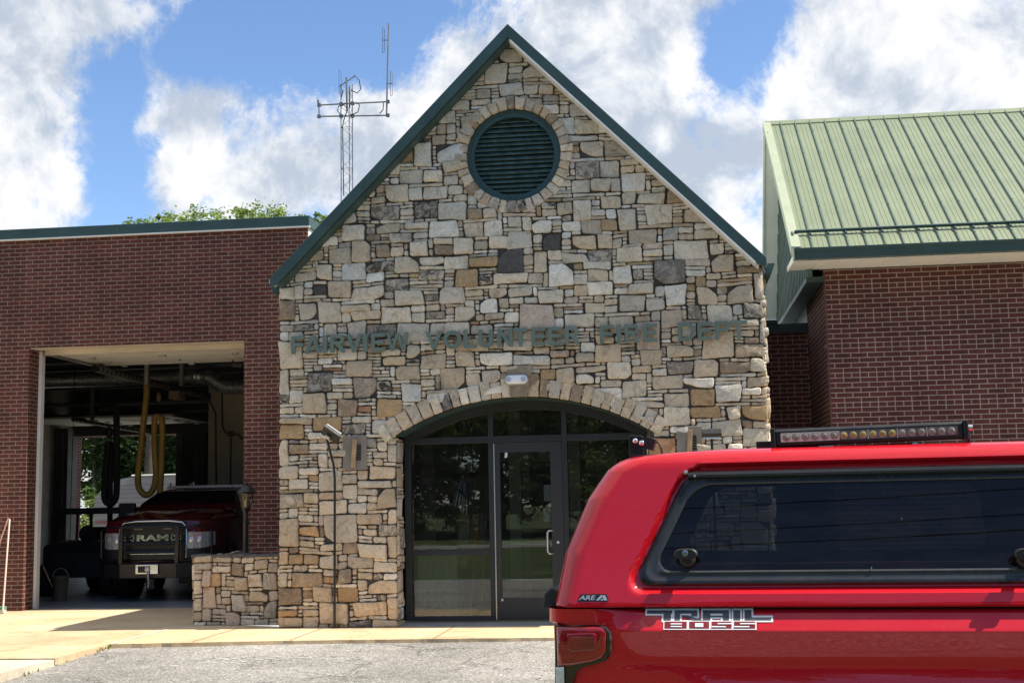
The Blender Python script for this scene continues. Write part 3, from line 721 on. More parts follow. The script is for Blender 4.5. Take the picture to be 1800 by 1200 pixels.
# returns of the doorway and the two flanks of the building
def panel_x(mb, rng, X, sgn, y0, y1, z1, top=None, dm=1.0):
    stone_panel(mb, rng, y1-y0, z1, lambda u, v, d: (X+sgn*d, (y0+u) if sgn > 0 else (y1-u), v), lambda u, v: True, lambda c: [], cw=.0665, ch=.0475, dmul=dm)
panel_x(mbs, random.Random(3), AR_X0-.03, 1, .02, .46, 2.47, dm=.6)
panel_x(mbs, random.Random(4), AR_X1+.03, -1, .02, .46, 2.47, dm=.6)
panel_x(mbs, random.Random(5), SW-.03, 1, -.035, 3.2, ev_z-.2, dm=1.25)
panel_x(mbs, random.Random(6), .03, -1, -.0, 3.1, ev_z-.2, dm=.5)
wall = mbs.build('stone_wall', STONE, stone_house, smooth=38)
# mortar bed and core behind the stones, left open at arch and vent
mb = MB(); N = 150
for i in range(N):
    x0, x1 = SW*i/N, SW*(i+1)/N; xm = (x0+x1)/2
    spans = [(0, roof_z(xm)-.09)]
    if AR_X0 < xm < AR_X1: spans = [(arch_z(xm)+.0, spans[0][1])]
    if abs(xm-VC.x) < VI:
        h = math.sqrt(VI*VI-(xm-VC.x)**2); a, b_ = spans[0]; spans = [(a, VC.y-h), (VC.y+h, b_)]
    for a, b_ in spans:
        if b_ > a: mb.poly([(x0, 0, a), (x1, 0, a), (x1, 0, b_), (x0, 0, b_)])
mb.box(.05, SW-.05, 9.0, 9.2, 0, ev_z-.3)
mb.box(.04, .10, .02, 9.0, 0, ev_z-.3); mb.box(SW-.10, SW-.04, .02, 9.0, 0, ev_z-.3)
mb.build('mortar_bed', MORTAR, wall)
mb = MB(); n = 40                                             # painted soffit of the arch
pts = [(AC.x+AR*math.sin(a), AC.y+AR*math.cos(a)) for a in (-tm+2*tm*i/n for i in range(n+1))]
for (a, b_), (c, d) in zip(pts[:-1], pts[1:]): mb.poly([(a, -.02, b_-.012), (a, .55, b_-.012), (c, .55, d-.012), (c, -.02, d-.012)])
mb.build('arch_soffit', GREEN, stone_house, smooth=60)
# roof
mb = MB(); RB = 9.3; yf = -.31
for sx in (-1, 1):
    xe = xc+sx*(xc+.06)
    pr = [(xc, yf, pk_z), (xe, yf, roof_z(xe)), (xe, yf, roof_z(xe)-.05), (xc, yf, pk_z-.05)]
    mb.prism(pr, (0, RB-yf, 0))
mb.build('roof', M('bounce_pale_roof_metal', (.46, .48, .41), .45, var=.08), stone_house)  # unseen roof top, coloured pale to bounce neutral light onto the soffit
mb = MB()
for sx in (-1, 1):
    xe = xc+sx*(xc+.045)
    a = (xc, yf-.02, pk_z+.015); b_ = (xe, yf-.02, roof_z(xe)+.015)
    drop = 0
    pr = [a, b_, (xe, yf-.02, roof_z(xe)-(fz-.08)), (xe-sx*.10, yf-.02, roof_z(xe-sx*.10)-fz+.01), (xc, yf-.02, pk_z-fz+.01)]
    mb.prism(pr, (0, .045, 0))
mb.build('rake_board', GREEN, stone_house, bevel=.006)
mb = MB()
for sx in (-1, 1):
    xe = xc+sx*(xc-.05)
    pr = [(xc, yf+.03, pk_z-fz+.02), (xe, yf+.03, roof_z(xe)-fz+.02), (xe, yf+.03, roof_z(xe)-fz-.006), (xc, yf+.03, pk_z-fz-.006)]
    mb.prism(pr, (0, .32, 0), 0 if sx > 0 else 1)
xe = xc+xc-.04
mb.prism([(xc+.03, yf-.022, roof_z(xc+.03)-fz+.012), (xe-.05, yf-.022, roof_z(xe-.05)-fz+.012), (xe-.05, yf-.022, roof_z(xe-.05)-fz-.022), (xc+.03, yf-.022, roof_z(xc+.03)-fz-.022)], (0, .05, 0), 0)
mb.build('rake_soffit', [WHITE, GREEN], stone_house)
mb = MB()
for xe in (-.07, SW+.09):
    z = ev_z-.16; mb = MB()
    mb.prism([(xe-.08, .0, z+.05), (xe+.08, .0, z+.05), (xe+.03, .0, z-.09), (xe-.03, .0, z-.09)], (0, 9, 0)).build('gutter', GREEN, stone_house)
# round louvred vent
vent = MB()
n = 64
def ring(mb, r0, r1, y0, y1, mi=0):
    for k in range(n):
        a, b_ = 2*math.pi*k/n, 2*math.pi*(k+1)/n
        P = lambda r, q, y: (VC.x+r*math.sin(q), y, VC.y+r*math.cos(q))
        mb.poly([P(r0, a, y0), P(r0, b_, y0), P(r1, b_, y0), P(r1, a, y0)][::-1], mi)
        mb.poly([P(r0, a, y0), P(r0, a, y1), P(r0, b_, y1), P(r0, b_, y0)][::-1], mi)
        mb.poly([P(r1, a, y0), P(r1, b_, y0), P(r1, b_, y1), P(r1, a, y1)][::-1], mi)
ring(vent, .545, .64, .045, .30); ring(vent, .60, .66, .03, .2)
vent_o = vent.build('round_vent', GREEN, stone_house, smooth=40)
rev = MB()
for k in range(n):
    a, b_ = 2*math.pi*k/n, 2*math.pi*(k+1)/n
    P = lambda r, q, y: (VC.x+r*math.sin(q), y, VC.y+r*math.cos(q))
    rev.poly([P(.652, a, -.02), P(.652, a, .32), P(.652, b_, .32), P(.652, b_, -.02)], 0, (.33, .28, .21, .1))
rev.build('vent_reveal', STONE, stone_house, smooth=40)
ns = 17
for k in range(ns):
    z = VC.y+.55-(k+.5)*1.10/ns; h = math.sqrt(max(.0, .56**2-(z-VC.y)**2)); mb = MB()
    if h < .1: continue
    t = rng.uniform(-.004, .004)
    mb.obox((VC.x, .13, z+t), (h, 0, t*.5), (0, .030, .031), (0, -.004, .004))
    mb.build('slat', GREENV, vent_o)
mb = MB(); mb.lathe([(.6, .245), (.6, .25)], (VC.x, 0, VC.y), 'y', 40); mb.build('vent_backing', BLACK, vent_o)
# ------------------------------------------------------------------ glazed entrance
YF = .50
entr = thing('glass_entrance', 'dark bronze framed glass entrance with door and arched transom under the stone arch', 'entrance', (AC_X, YF, 0))
EX0, EX1 = AR_X0+.0, AR_X1-.0
mz = [W(861, 700, YF).x, W(990, 700, YF).x]                  # mullions
zt = W(860, 772, YF).z                                       # transom bar
IR = AR-.012
def iarc(x): return AC.y+math.sqrt(IR*IR-(x-AC_X)**2)
FD = .11                                                     # frame depth
mb = MB(); fw = .085
for xa in (EX0, EX1-fw): MB().box(xa, xa+fw, YF, YF+FD, .03, iarc(EX0+fw)-.02).build('jamb', BRONZE, entr, bevel=.004)
for x in mz:
    MB().box(x-.035, x+.035, YF+.002, YF+FD-.002, .03, iarc(x)-.03).build('mullion', BRONZE, entr, bevel=.004)
mb = MB()
for a, b_ in ((EX0+fw, mz[0]-.035), (mz[0]+.035, mz[1]-.035), (mz[1]+.035, EX1-fw)): mb.box(a, b_, YF+.004, YF+FD-.004, zt-.045, zt+.045)
mb.build('transom_bar', BRONZE, entr, bevel=.004)
mb = MB(); N = 36
top = [(EX0+(EX1-EX0)*i/N) for i in range(N+1)]
for a, b_ in zip(top[:-1], top[1:]):
    mb.prism([(a, YF-.004, iarc(a)-.12), (b_, YF-.004, iarc(b_)-.12), (b_, YF-.004, iarc(b_)), (a, YF-.004, iarc(a))], (0, FD+.004, 0))
mb.build('arched_head', BRONZE, entr)
zm = W(790, 971, YF).z
for a, b_ in ((EX0+fw, mz[0]-.035), (mz[1]+.035, EX1-fw)):
    MB().box(a, b_, YF+.004, YF+FD-.004, zm-.035, zm+.035).build('mid_rail', BRONZE, entr, bevel=.004)
    MB().box(a, b_, YF+.004, YF+FD-.004, .03, .085).build('bottom_rail', BRONZE, entr, bevel=.004)
    for z0, z1 in ((.085, zm-.035), (zm+.035, zt-.045)):
        MB().box(a, b_, YF+.05, YF+.056, z0, z1).build('pane', GLASS, entr)
for a, b_ in ((EX0+fw, mz[0]-.035), (mz[0]+.035, mz[1]-.035), (mz[1]+.035, EX1-fw)):
    mb = MB(); k = 14; xs = [a+(b_-a)*i/k for i in range(k+1)]
    pr = [(xs[0], YF+.05, zt+.045), (xs[-1], YF+.05, zt+.045)]+[(x, YF+.05, max(zt+.05, iarc(x)-.11)) for x in xs[::-1]]
    mb.poly(pr); mb.poly([(p[0], p[1]+.006, p[2]) for p in pr][::-1]); mb.build('transom_pane', GLASS, entr)
# the door leaf
dx0, dx1 = mz[0]+.040, mz[1]-.040; dz0, dz1 = .045, zt-.05
gx0, gx1 = W(880, 900, YF).x, W(969, 900, YF).x; gz0, gz1 = W(925, 1050, YF).z, W(925, 794, YF).z
mb = MB()
mb.box(dx0, gx0, YF+.012, YF+.06, dz0, dz1); mb.box(gx1, dx1, YF+.012, YF+.06, dz0, dz1)
mb.box(gx0, gx1, YF+.012, YF+.06, dz0, gz0); mb.box(gx0, gx1, YF+.012, YF+.06, gz1, dz1)
door = mb.build('door', M('door_bronze', (.026, .028, .030), .42, var=.12, vs=2), entr)
MB().box(gx0, gx1, YF+.032, YF+.038, gz0, gz1).build('door_pane', GLASS, door)
hx = W(962, 930, YF-.06).x; hz0, hz1 = W(965, 973, YF-.06).z, W(965, 932, YF-.06).z
mb = MB(); mb.tube([(hx+.075, YF+.012, hz1), (hx+.06, YF-.04, hz1), (hx+.02, YF-.06, hz1-.002), (hx, YF-.06, hz1-.03), (hx, YF-.06, hz0+.03), (hx+.02, YF-.06, hz0+.002), (hx+.06, YF-.04, hz0), (hx+.075, YF+.012, hz0)], .012, 8)
mb.build('pull_handle', ALU, door, smooth=60)
zb = W(920, 953, YF+.08).z
MB().box(gx0-.02, gx1+.02, YF+.07, YF+.11, zb-.028, zb+.028).build('panic_bar', ALU, door, bevel=.006)
MB().box(mz[0]+.0365, mz[0]+.0495, YF-.004, YF+.011, .03, zt-.06).build('door_edge_strip', ALU, entr)
MB().lathe([(.018, 0), (.018, -.012), (.012, -.016)], (W(981, 952, YF).x, YF+.012, zb), 'y', 14).build('lock_cylinder', ALU, door, smooth=40)
q = W(889, 799, YF); 
MB().prism([(q.x-.02, YF+.028, q.z-.04), (q.x+.015, YF+.028, q.z-.036), (q.x+.022, YF+.028, q.z+.04), (q.x-.013, YF+.028, q.z+.036)], (0, .002, 0)).build('door_sticker', WHITE, door)
q = W(883, 1054, YF); MB().box(q.x-.012, q.x+.012, YF+.008, YF+.0115, q.z-.015, q.z+.015).build('door_decal', WHITE, door)
for (px, py, ww, hh) in ((963, 866, .105, .215), (962, 904, .10, .18), (925, 803, .07, .05)):
    q = W(px, py, YF+.05)
    tag(MB().box(q.x-ww/2, q.x+ww/2, YF+.041, YF+.043, q.z-hh/2, q.z+hh/2).build('notice_paper', M('paper', (.55, .56, .54), .8, var=.1, vs=9)), {866: 'taller paper notice taped inside the door glass', 904: 'lower paper notice taped inside the door glass beneath another', 803: 'small paper slip taped at the top of the door glass'}[py], 'notice', 'notices on the door glass')
# the lobby behind the glass
lob = thing('lobby_room', 'dim lobby seen through the entrance glass', 'room', (AC_X, 3, 0))
mb = MB(); mb.box(.4, 6.1, .62, 6.0, -.02, .03); mb.build('lobby_floor', M('lobby_floor', (.30, .29, .26), .35, var=.15, vs=2), lob)
mb = MB(); mb.box(.4, 6.1, 6.0, 6.1, 0, 3.4); mb.box(.4, .5, .64, 6.0, 0, 3.4); mb.box(6.0, 6.1, .64, 6.0, 0, 3.4); mb.build('lobby_wall', M('lobby_wall', (.30, .30, .28), .8, var=.2, vs=.8), lob)
mb = MB(); mb.box(.4, 6.1, .64, 6.1, 3.4, 3.5); mb.build('lobby_ceiling', M('lobby_ceiling', (.28, .28, .27), .8), lob)
mb = MB(); mb.box(2.2, 3.9, 5.94, 5.99, .03, 2.3); mb.build('inner_door', DARKGREY, lob)
for i, (px, t) in enumerate(((752, .10), (822, .07), (905, .09), (925, .05), (1010, .08))):
    q = W(px, 850, 3.0)
    MB().box(q.x-t, q.x+t, 3.0, 3.05, .03, 3.3).build('curtain' if i < 1 else 'partition_post', M('curtain_%d' % (i % 2), ((.34, .35, .33), (.17, .15, .11))[i % 2], .85, var=.2, vs=3), lob)
cur = MB()
xa = W(735, 900, .9).x
for k in range(10):
    x = xa+k*.055
    cur.poly([(x, .86+.03*(k % 2), .05), (x+.055, .86+.03*((k+1) % 2), .05), (x+.055, .86+.03*((k+1) % 2), 1.0), (x, .86+.03*(k % 2), 1.0)])
tag(cur.build('window_sheer', M('sheer_cloth', (.36, .38, .36), .85, var=.1)), 'pale pleated sheer hanging behind the lower left sidelight', 'curtain')
# a flag, and boards on an easel, standing inside the left sidelight
YG = 1.25
def gp(px, py, y=YG): return W(px, py, y)
fl = thing('flag', 'dark striped flag with a starred blue canton drooping inside the left sidelight', 'flag', gp(810, 1005))
a = gp(812, 838); b_ = gp(806, 1010); mb = MB(); mb.tube([(a.x, YG+.05, a.z+.02), (b_.x, YG+.05, .04)], .014, 8); mb.build('flag_pole', WOOD, fl, smooth=60)
FB = M('flag_black', (.03, .03, .035), .8, var=.1); FW = M('flag_white', (.80, .81, .81), .8, var=.1); FN = M('flag_navy', (.04, .075, .19), .8, var=.1)
mb = MB(); NU, NV = 13, 12
tl, tr_, bl_, br_ = gp(808, 840), gp(822, 852), gp(792, 884), gp(824, 908)
def fpt(u, v):
    p = tl.lerp(tr_, u).lerp(bl_.lerp(br_, u), v); y = YG+.035*math.sin(u*13+v*2)-.02
    return Vector((p.x, y, p.z+.02*math.sin(u*3.1)))
for i in range(NU):
    for j in range(NV):
        u0, u1, v0, v1 = i/NU, (i+1)/NU, j/NV, (j+1)/NV
        canton = v0 < .42
        mb.poly([fpt(u0, v1), fpt(u1, v1), fpt(u1, v0), fpt(u0, v0)], 2 if canton else (i % 2))
for i in range(1, 9):
    for j in range(4):
        u, v = (i+.5*(j % 2))/9.5, .05+j*.095; p = fpt(u, v); mb.poly([(p.x-.007, p.y-.012, p.z), (p.x, p.y-.012, p.z-.007), (p.x+.007, p.y-.012, p.z), (p.x, p.y-.012, p.z+.007)], 1)
mb.build('flag_cloth', [FB, FW, FN], fl)
ez = thing('easel_board', 'wooden easel with painted boards standing inside the left sidelight', 'easel', gp(830, 1010))
for (x0, y0, x1, y1, c) in ((806, 900, 823, 1000, (.30, .25, .16)), (827, 902, 846, 985, (.22, .13, .08)), (846, 905, 853, 975, (.10, .11, .13))):
    p, q = gp(x0, y1), gp(x1, y0); s_ = (q.x-p.x)*.12
    MB().prism([(p.x-s_, YG-.04, p.z), (q.x-s_, YG-.04, p.z), (q.x+s_, YG+.05, q.z), (p.x+s_, YG+.05, q.z)], (0, .02, 0)).build('board', M('board_%d' % x0, c, .6, var=.3, vs=8), ez)
for x0 in (812, 831, 849):
    p, q = gp(x0-3, 1012), gp(x0+5, 905); MB().tube([(p.x, YG-.06, .04), (q.x, YG+.06, q.z)], .014, 6).build('leg', WOOD, ez, smooth=60)
p, q = gp(832, 960), gp(838, 925); MB().prism([(p.x, YG-.05, p.z), (p.x+.05, YG-.05, p.z), (q.x+.03, YG-.03, q.z), (q.x, YG-.03, q.z)], (0, .005, 0)).build('painted_mark', M('orange_paint', (.45, .22, .04), .6), ez)

# ------------------------------------------------------------------ the sign: raised letters
sign = thing('wall_sign', 'raised grey green letters reading FAIRVIEW VOLUNTEER FIRE DEPT across the stone front', 'sign', (xc, -.09, 3.7))
LT = [(490, s_) for s_ in (('F', 92, 186), ('A', 188, 306), ('I', 319, 349), ('R', 371, 476), ('V', 487, 602), ('I', 608, 641), ('E', 666, 766), ('W', 778, 936), ('V', 1058, 1177), ('O', 1184, 1316), ('L', 1331, 1425), ('U', 1438, 1542), ('N', 1574, 1684), ('T', 1688, 1800))]
LT += [(920, s_) for s_ in (('E', 62, 162), ('E', 180, 278), ('R', 302, 404), ('F', 552, 652), ('I', 673, 706), ('R', 731, 837), ('E', 862, 967), ('D', 1113, 1237), ('E', 1254, 1357), ('P', 1381, 1492), ('T', 1493, 1612))]
SK = .25                                                      # stroke as a share of the letter height
def arc(cx, cy, ro, ri, a0, a1, sx=1.0, n=10):
    out = []
    for k in range(n):
        p, q = R(a0+(a1-a0)*k/n), R(a0+(a1-a0)*(k+1)/n)
        out.append([(cx+ro*math.cos(p)*sx, cy+ro*math.sin(p)), (cx+ro*math.cos(q)*sx, cy+ro*math.sin(q)), (cx+ri[0]*math.cos(q), cy+ri[1]*math.sin(q)), (cx+ri[0]*math.cos(p), cy+ri[1]*math.sin(p))])
    return out
def rec(x0, y0, x1, y1): return [(x0, y0), (x1, y0), (x1, y1), (x0, y1)]
def letter(ch_, w_):
    """strokes of a bold grotesque capital, height 1, width w_"""
    k = SK*.86; t = SK*.74
    if ch_ == 'I': return [rec(0, 0, w_, 1)]
    if ch_ == 'F': return [rec(0, 0, k, 1), rec(k, 1-t, w_, 1), rec(k, .42, w_*.92, .42+t)]
    if ch_ == 'E': return [rec(0, 0, k, 1), rec(k, 1-t, w_, 1), rec(k, .41, w_*.94, .41+t), rec(k, 0, w_, t)]
    if ch_ == 'L': return [rec(0, 0, k, 1), rec(k, 0, w_, t)]
    if ch_ == 'T': return [rec(0, 1-t, w_, 1), rec((w_-k)/2, 0, (w_+k)/2, 1-t)]
    if ch_ == 'V': return [[(0, 1), (w_/2-k*.5, 0), (w_/2, .0), (w_/2, .27), (k*1.08, 1)], [(w_/2, 0), (w_/2+k*.5, 0), (w_, 1), (w_-k*1.08, 1), (w_/2, .27)]]
    if ch_ == 'A': return [[(0, 0), (k*1.05, 0), (w_/2-.16*w_+.02, .36), (w_/2, .74), (w_/2, 1), (w_/2-k*.52, 1)], [(w_-k*1.05, 0), (w_, 0), (w_/2+k*.52, 1), (w_/2, 1), (w_/2, .74), (w_/2+.16*w_-.02, .36)], [(k*1.05+.07, .20), (w_-k*1.05-.07, .20), (w_-k*1.05-.13, .37), (k*1.05+.13, .37)]]
    if ch_ == 'W':
        q = w_/4; kk = k*.80
        return [[(0, 1), (q-kk*.5, 0), (q, 0), (q, .30), (kk, 1)], [(q, 0), (q+kk*.5, 0), (2*q, .70), (2*q, 1), (2*q-kk*.45, 1), (q, .30)], [(2*q, 1), (2*q, .70), (3*q-kk*.5, 0), (3*q, 0), (3*q, .30), (2*q+kk*.45, 1)], [(3*q, 0), (3*q+kk*.5, 0), (w_, 1), (w_-kk, 1), (3*q, .30)]]
    if ch_ == 'N': return [rec(0, 0, k, 1), rec(w_-k, 0, w_, 1), [(k, 1), (k, .66), (w_-k, 0), (w_-k, .34)]]
    if ch_ == 'U':
        r = w_/2; return [rec(0, r, k, 1), rec(w_-k, r, w_, 1)]+arc(r, r, r, (r-k, r-t*1.05), 180, 360)
    if ch_ == 'O':
        return [[(w_/2+w_/2*math.cos(p), .5+.51*math.sin(p)), (w_/2+w_/2*math.cos(q), .5+.51*math.sin(q)), (w_/2+(w_/2-k)*math.cos(q), .5+(.51-t*1.08)*math.sin(q)), (w_/2+(w_/2-k)*math.cos(p), .5+(.51-t*1.08)*math.sin(p))] for p, q in ((2*math.pi*i/28, 2*math.pi*(i+1)/28) for i in range(28))]
    if ch_ == 'D':
        c = w_-.5*.82; return [rec(0, 0, k, 1), rec(k, 0, c, t), rec(k, 1-t, c, 1)]+arc(c, .5, .5, (.5*.82-k, .5-t), -90, 90, .82)
    r = .29 if ch_ == 'P' else .275; c = w_-r*.92-(.0 if ch_ == 'P' else .03)
    o = [rec(0, 0, k, 1), rec(k, 1-t, c, 1), rec(k, 1-2*r, c, 1-2*r+t)]+arc(c, 1-r, r, (r*.92-k*.9, r-t), -90, 90, .92)
    if ch_ == 'R': o.append([(w_*.42, 1-2*r), (w_-k*1.06, 0), (w_, 0), (w_-k*.55, .32), (c+.04, 1-2*r)])
    return o
for ox, (ch_, a, b_) in LT:
    if ch_ == 'T' and ox == 490: b_ = 1792
    pa, pb = ox+a/4.09, ox+b_/4.09; yb = 628-(pa-513)*.0373
    A_, B_ = W(pa, yb, -.1), W(pb, yb, -.1); z0 = 3.622; H_ = .238; mb = MB()
    for st in letter(ch_, (B_.x-A_.x)/H_): mb.prism([(A_.x+u*H_, -.085, z0+v*H_) for u, v in st], (0, -.04, 0))
    mb.build('letter_'+ch_.lower(), LETTER, sign)
# ------------------------------------------------------------------ fittings on the front
q = W(907, 666.5, -.15)
em = thing('emergency_light', 'white oval twin lamp emergency light on the keystone above the glass entrance', 'light', (q.x, -.1, q.z))
def stadium(cx, cz, hw, hh, n=12):
    out = []
    for s_, a0 in ((1, -math.pi/2), (-1, math.pi/2)):
        for k in range(n+1):
            a = a0+math.pi*k/n; out.append((cx+s_*(hw-hh)+hh*math.cos(a), cz+hh*math.sin(a)))
    return out
def strings(mb, layers, cx, cz):
    mb.loft([[(x, y, z) for x, z in stadium(cx, cz, hw, hh)] for (hw, hh, y) in layers])
mb = MB(); strings(mb, [(.158, .068, -.085), (.158, .068, -.115), (.150, .060, -.125)], q.x, q.z); mb.build('housing', M('grey_plastic', (.35, .36, .38), .5), em, smooth=40)
mb = MB(); strings(mb, [(.146, .057, -.126), (.140, .051, -.160), (.118, .032, -.172)], q.x, q.z); mb.build('lens_cover', M('frosted_plastic', (.80, .83, .88), .3, var=.04), em, smooth=50)
for s_ in (-1, 1): MB().lathe([(.036, -.165), (.036, -.178), (.024, -.176), (.012, -.1755)], (q.x+s_*.10, 0, q.z), 'y', 18).build('lamp', M('lamp_reflector', (.42, .45, .50), .3), em, smooth=40)
def wall_plate(px0, py0, px1, py1, label):
    a, b_ = W(px0, py1, -.06), W(px1, py0, -.06)
    t = thing('wall_plate', label, 'wall plate', ((a.x+b_.x)/2, -.06, (a.z+b_.z)/2), group='smooth slabs set in the stone front')
    MB().box(a.x, b_.x, -.068, -.02, a.z, b_.z).build('slab', M('smooth_slab', (.235, .205, .165), .8, var=.14, vs=3, bump=.25, bs=60), t, bevel=.006)
    cx, cz = (a.x+b_.x)/2+.01, (a.z+b_.z)/2
    MB().box(cx-.01, cx+.075, -.078, -.066, cz-.10, cz+.11).build('grille', BLACK, t)
    mb = MB()
    for k in range(6): mb.box(cx-.005, cx+.07, -.085, -.079, cz-.085+k*.034, cz-.085+k*.034+.012)
    mb.build('grille_bars', DARKGREY, t)
    MB().obox((cx-.012, -.095, cz-.01), (.030, 0, -.006), (0, .014, 0), (.012, 0, .19)).build('wooden_bar', WOOD, t, bevel=.004)
wall_plate(603, 765, 644, 826, 'smooth stone slab with a wooden bar left of the entrance')
wall_plate(1191, 748, 1234, 812, 'smooth stone slab with a wooden bar right of the entrance behind the red cap')
# two bent-pole floodlights
fl1 = thing('flood_light', 'black bent pole with a tilted floodlight standing before the left stone pier', 'flood light', (W(588, 1098, -.12).x, -.12, 0), group='pole mounted flood lights')
P = [W(588, 1099, -.12), W(588.5, 840, -.12), W(586, 815, -.13), W(578, 785, -.16), W(574, 770, -.18)]; P[0].z = 0.0
mb = MB(); mb.tube(P, .017, 8); mb.build('pole', BLACK, fl1, smooth=60)
c = W(582, 763, -.22); ux = Vector((.80, 0, -.56)).normalized(); uz = Vector((.56, 0, .80)); uy = Vector((0, 1, 0))
uy2 = (uy*.80+uz*.6).normalized(); uz2 = (uz*.80-uy*.6).normalized()
hd = MB().obox(c, ux*.13, uy2*.025, uz2*.075).build('lamp_head', BLACKP, fl1, bevel=.006)
MB().obox(c+uz2*.035+uy2*.03, ux*.115, uy2*.006, uz2*.05).build('glass_face', M('lamp_face', (.62, .64, .64), .25, var=.05), hd)
mb = MB(); mb.obox(c-uy2*.036+Vector((-.03, 0, -.02)), ux*.035, uy2*.014, uz2*.022); mb.tube([P[-1], c-uy2*.03+Vector((-.03, -.0, -.03))], .014, 6); mb.build('bracket', STEEL, hd)
MB().lathe([(.05, 0), (.05, .012), (.02, .02)], (P[0].x, -.12, .004), 'z', 14).build('foot_plate', BLACK, fl1)
fl2 = thing('flood_light', 'slim pole with a level black floodlight seen above the red cap right of the entrance', 'flood light', (W(1250, 780, -.2).x, -.2, 0), group='pole mounted flood lights')
c = W(1251, 764, -.25); mb = MB(); mb.tube([(c.x-.0, -.2, 0), (c.x, -.2, c.z-.05)], .017, 8); mb.build('pole', BLACK, fl2, smooth=60)
hd = MB().obox(c+Vector((0, 0, .02)), (.125, 0, 0), (0, .07, .03), (0, -.018, .028)).build('lamp_head', BLACKP, fl2, bevel=.006)
MB().obox(c+Vector((0, -.045, -.012)), (.105, 0, 0), (0, .004, .0), (0, .012, .036)).build('glass_face', M('lamp_face', (.6, .6, .6)), hd)
MB().box(c.x-.02, c.x+.02, -.25, -.19, c.z+.055, c.z+.085).build('bracket', STEEL, hd)

# ------------------------------------------------------------------ low stone planter wall and lamp post
pl = thing('stone_planter', 'low field stone planter wall beside the bay opening and the left stone pier', 'planter', (-.65, .9, 0))
rng = random.Random(5); mbp = MB(); LX0, LZ = -1.33, .93; LY = .42
man = [(W(a/4.5+340, (b_+d)/9+960, LY).x-LX0, W((a+c)/9+340, d/4.5+960, LY).z, W(c/4.5+340, (b_+d)/9+960, LY).x-LX0, W((a+c)/9+340, b_/4.5+960, LY).z, k) for a, b_, c, d, k in
       ((80, 185, 140, 310, 'P'), (135, 215, 245, 315, 'O'), (300, 118, 405, 225, 'B'), (190, 120, 290, 155, 'P'), (545, 210, 675, 335, 'G'), (350, 235, 465, 355, 'T'), (250, 255, 348, 310, 'T'), (97, 325, 208, 485, 'P'), (300, 370, 425, 512, 'G'), (435, 355, 590, 430, 'T'), (590, 345, 672, 430, 'G'), (212, 400, 300, 455, 'T'), (558, 432, 672, 562, 'G'), (245, 505, 375, 618, 'P'), (85, 500, 163, 610, 'G'), (470, 565, 600, 625, 'G'), (495, 110, 605, 190, 'T'), (405, 120, 485, 185, 'L'), (608, 112, 675, 200, 'G'))]
stone_panel(mbp, rng, -LX0-.02, LZ, lambda u, v, d: (LX0+u, LY-d, v), lambda u, v: True, lambda c: [], man)
stone_panel(mbp, rng, 2.0, LZ, lambda u, v, d: (LX0-d+.01, LY+2.0-u, v), lambda u, v: True, lambda c: [])
pw = mbp.build('stone_wall', STONE, pl, smooth=38)
mb = MB(); mb.box(LX0, -.06, LY, LY+.04, 0, LZ-.02); mb.box(LX0, LX0+.3, LY+.04, LY+2.0, 0, LZ-.02); mb.box(LX0+.3, -.06, LY+.04, LY+.30, 0, LZ-.02); mb.build('mortar_bed', MORTAR, pw)
mb = MB()
for k in range(7):
    x0 = LX0-.04+k*.19; mb.box(x0+.004, x0+.186, LY-.05, LY+.32, LZ-.018, LZ+rng.uniform(.012, .028))
mb.build('coping', M('dark_slate', (.10, .095, .09), .85, var=.3, vs=6, bump=.5, bs=30), pl, bevel=.008)
MB().box(LX0+.32, -.1, LY+.33, LY+2.0, .5, LZ-.06).build('planter_soil', M('soil', (.035, .028, .02), .95, var=.3, vs=8, bump=.8, bs=40), pl)
LPY = 1.75
q0, q1 = W(431, 985, LPY), W(431, 905, LPY)
lp = thing('lamp_post', 'black carriage lamp post with a glass lantern rising from the stone planter', 'lamp post', (q0.x, LPY, .8))
lx = q0.x+.01; zt_ = W(433, 848, LPY).z; zl = W(433, 888, LPY).z
mb = MB(); mb.lathe([(.055, .80), (.05, .9), (.036, .96), (.034, zl-.30), (.045, zl-.27), (.045, zl-.22), (.03, zl-.18), (.03, zl-.10), (.06, zl-.06), (.065, zl-.03), (.02, zl-.02)], (lx, LPY, 0), 'z', 16); mb.build('post', BLACK, lp, smooth=40)
zc_ = W(433, 866, LPY).z
lan = MB()
for k in range(6):
    a = math.pi/3*k; lan.tube([(lx+.062*math.cos(a), LPY+.062*math.sin(a), zl-.04), (lx+.112*math.cos(a), LPY+.112*math.sin(a), zc_)], .009, 5)
lan.lathe([(.125, zc_-.012), (.13, zc_), (.15, zc_+.01), (.135, zc_+.03), (.09, zc_+.085), (.055, zc_+.115), (.02, zc_+.125), (.02, zc_+.145), (.008, zc_+.165)], (lx, LPY, 0), 'z', 18)
lo = lan.build('lantern', BLACK, lp, smooth=40)
mb = MB(); mb.loft([[(lx+r*math.cos(math.pi/3*k), LPY+r*math.sin(math.pi/3*k), z) for k in range(6)] for r, z in ((.058, zl-.035), (.106, zc_-.01))], cap0=False, cap1=False)
mb.build('lantern_glass', mat_glass('lantern_glass', (.80, .74, .62), 1.5, .1, 1.5), lo)
MB().lathe([(.022, zl-.02), (.03, zl+.05), (.012, zl+.10)], (lx, LPY, 0), 'z', 12).build('bulb', M('bulb_glass', (.7, .62, .5), .3), lo, smooth=60)
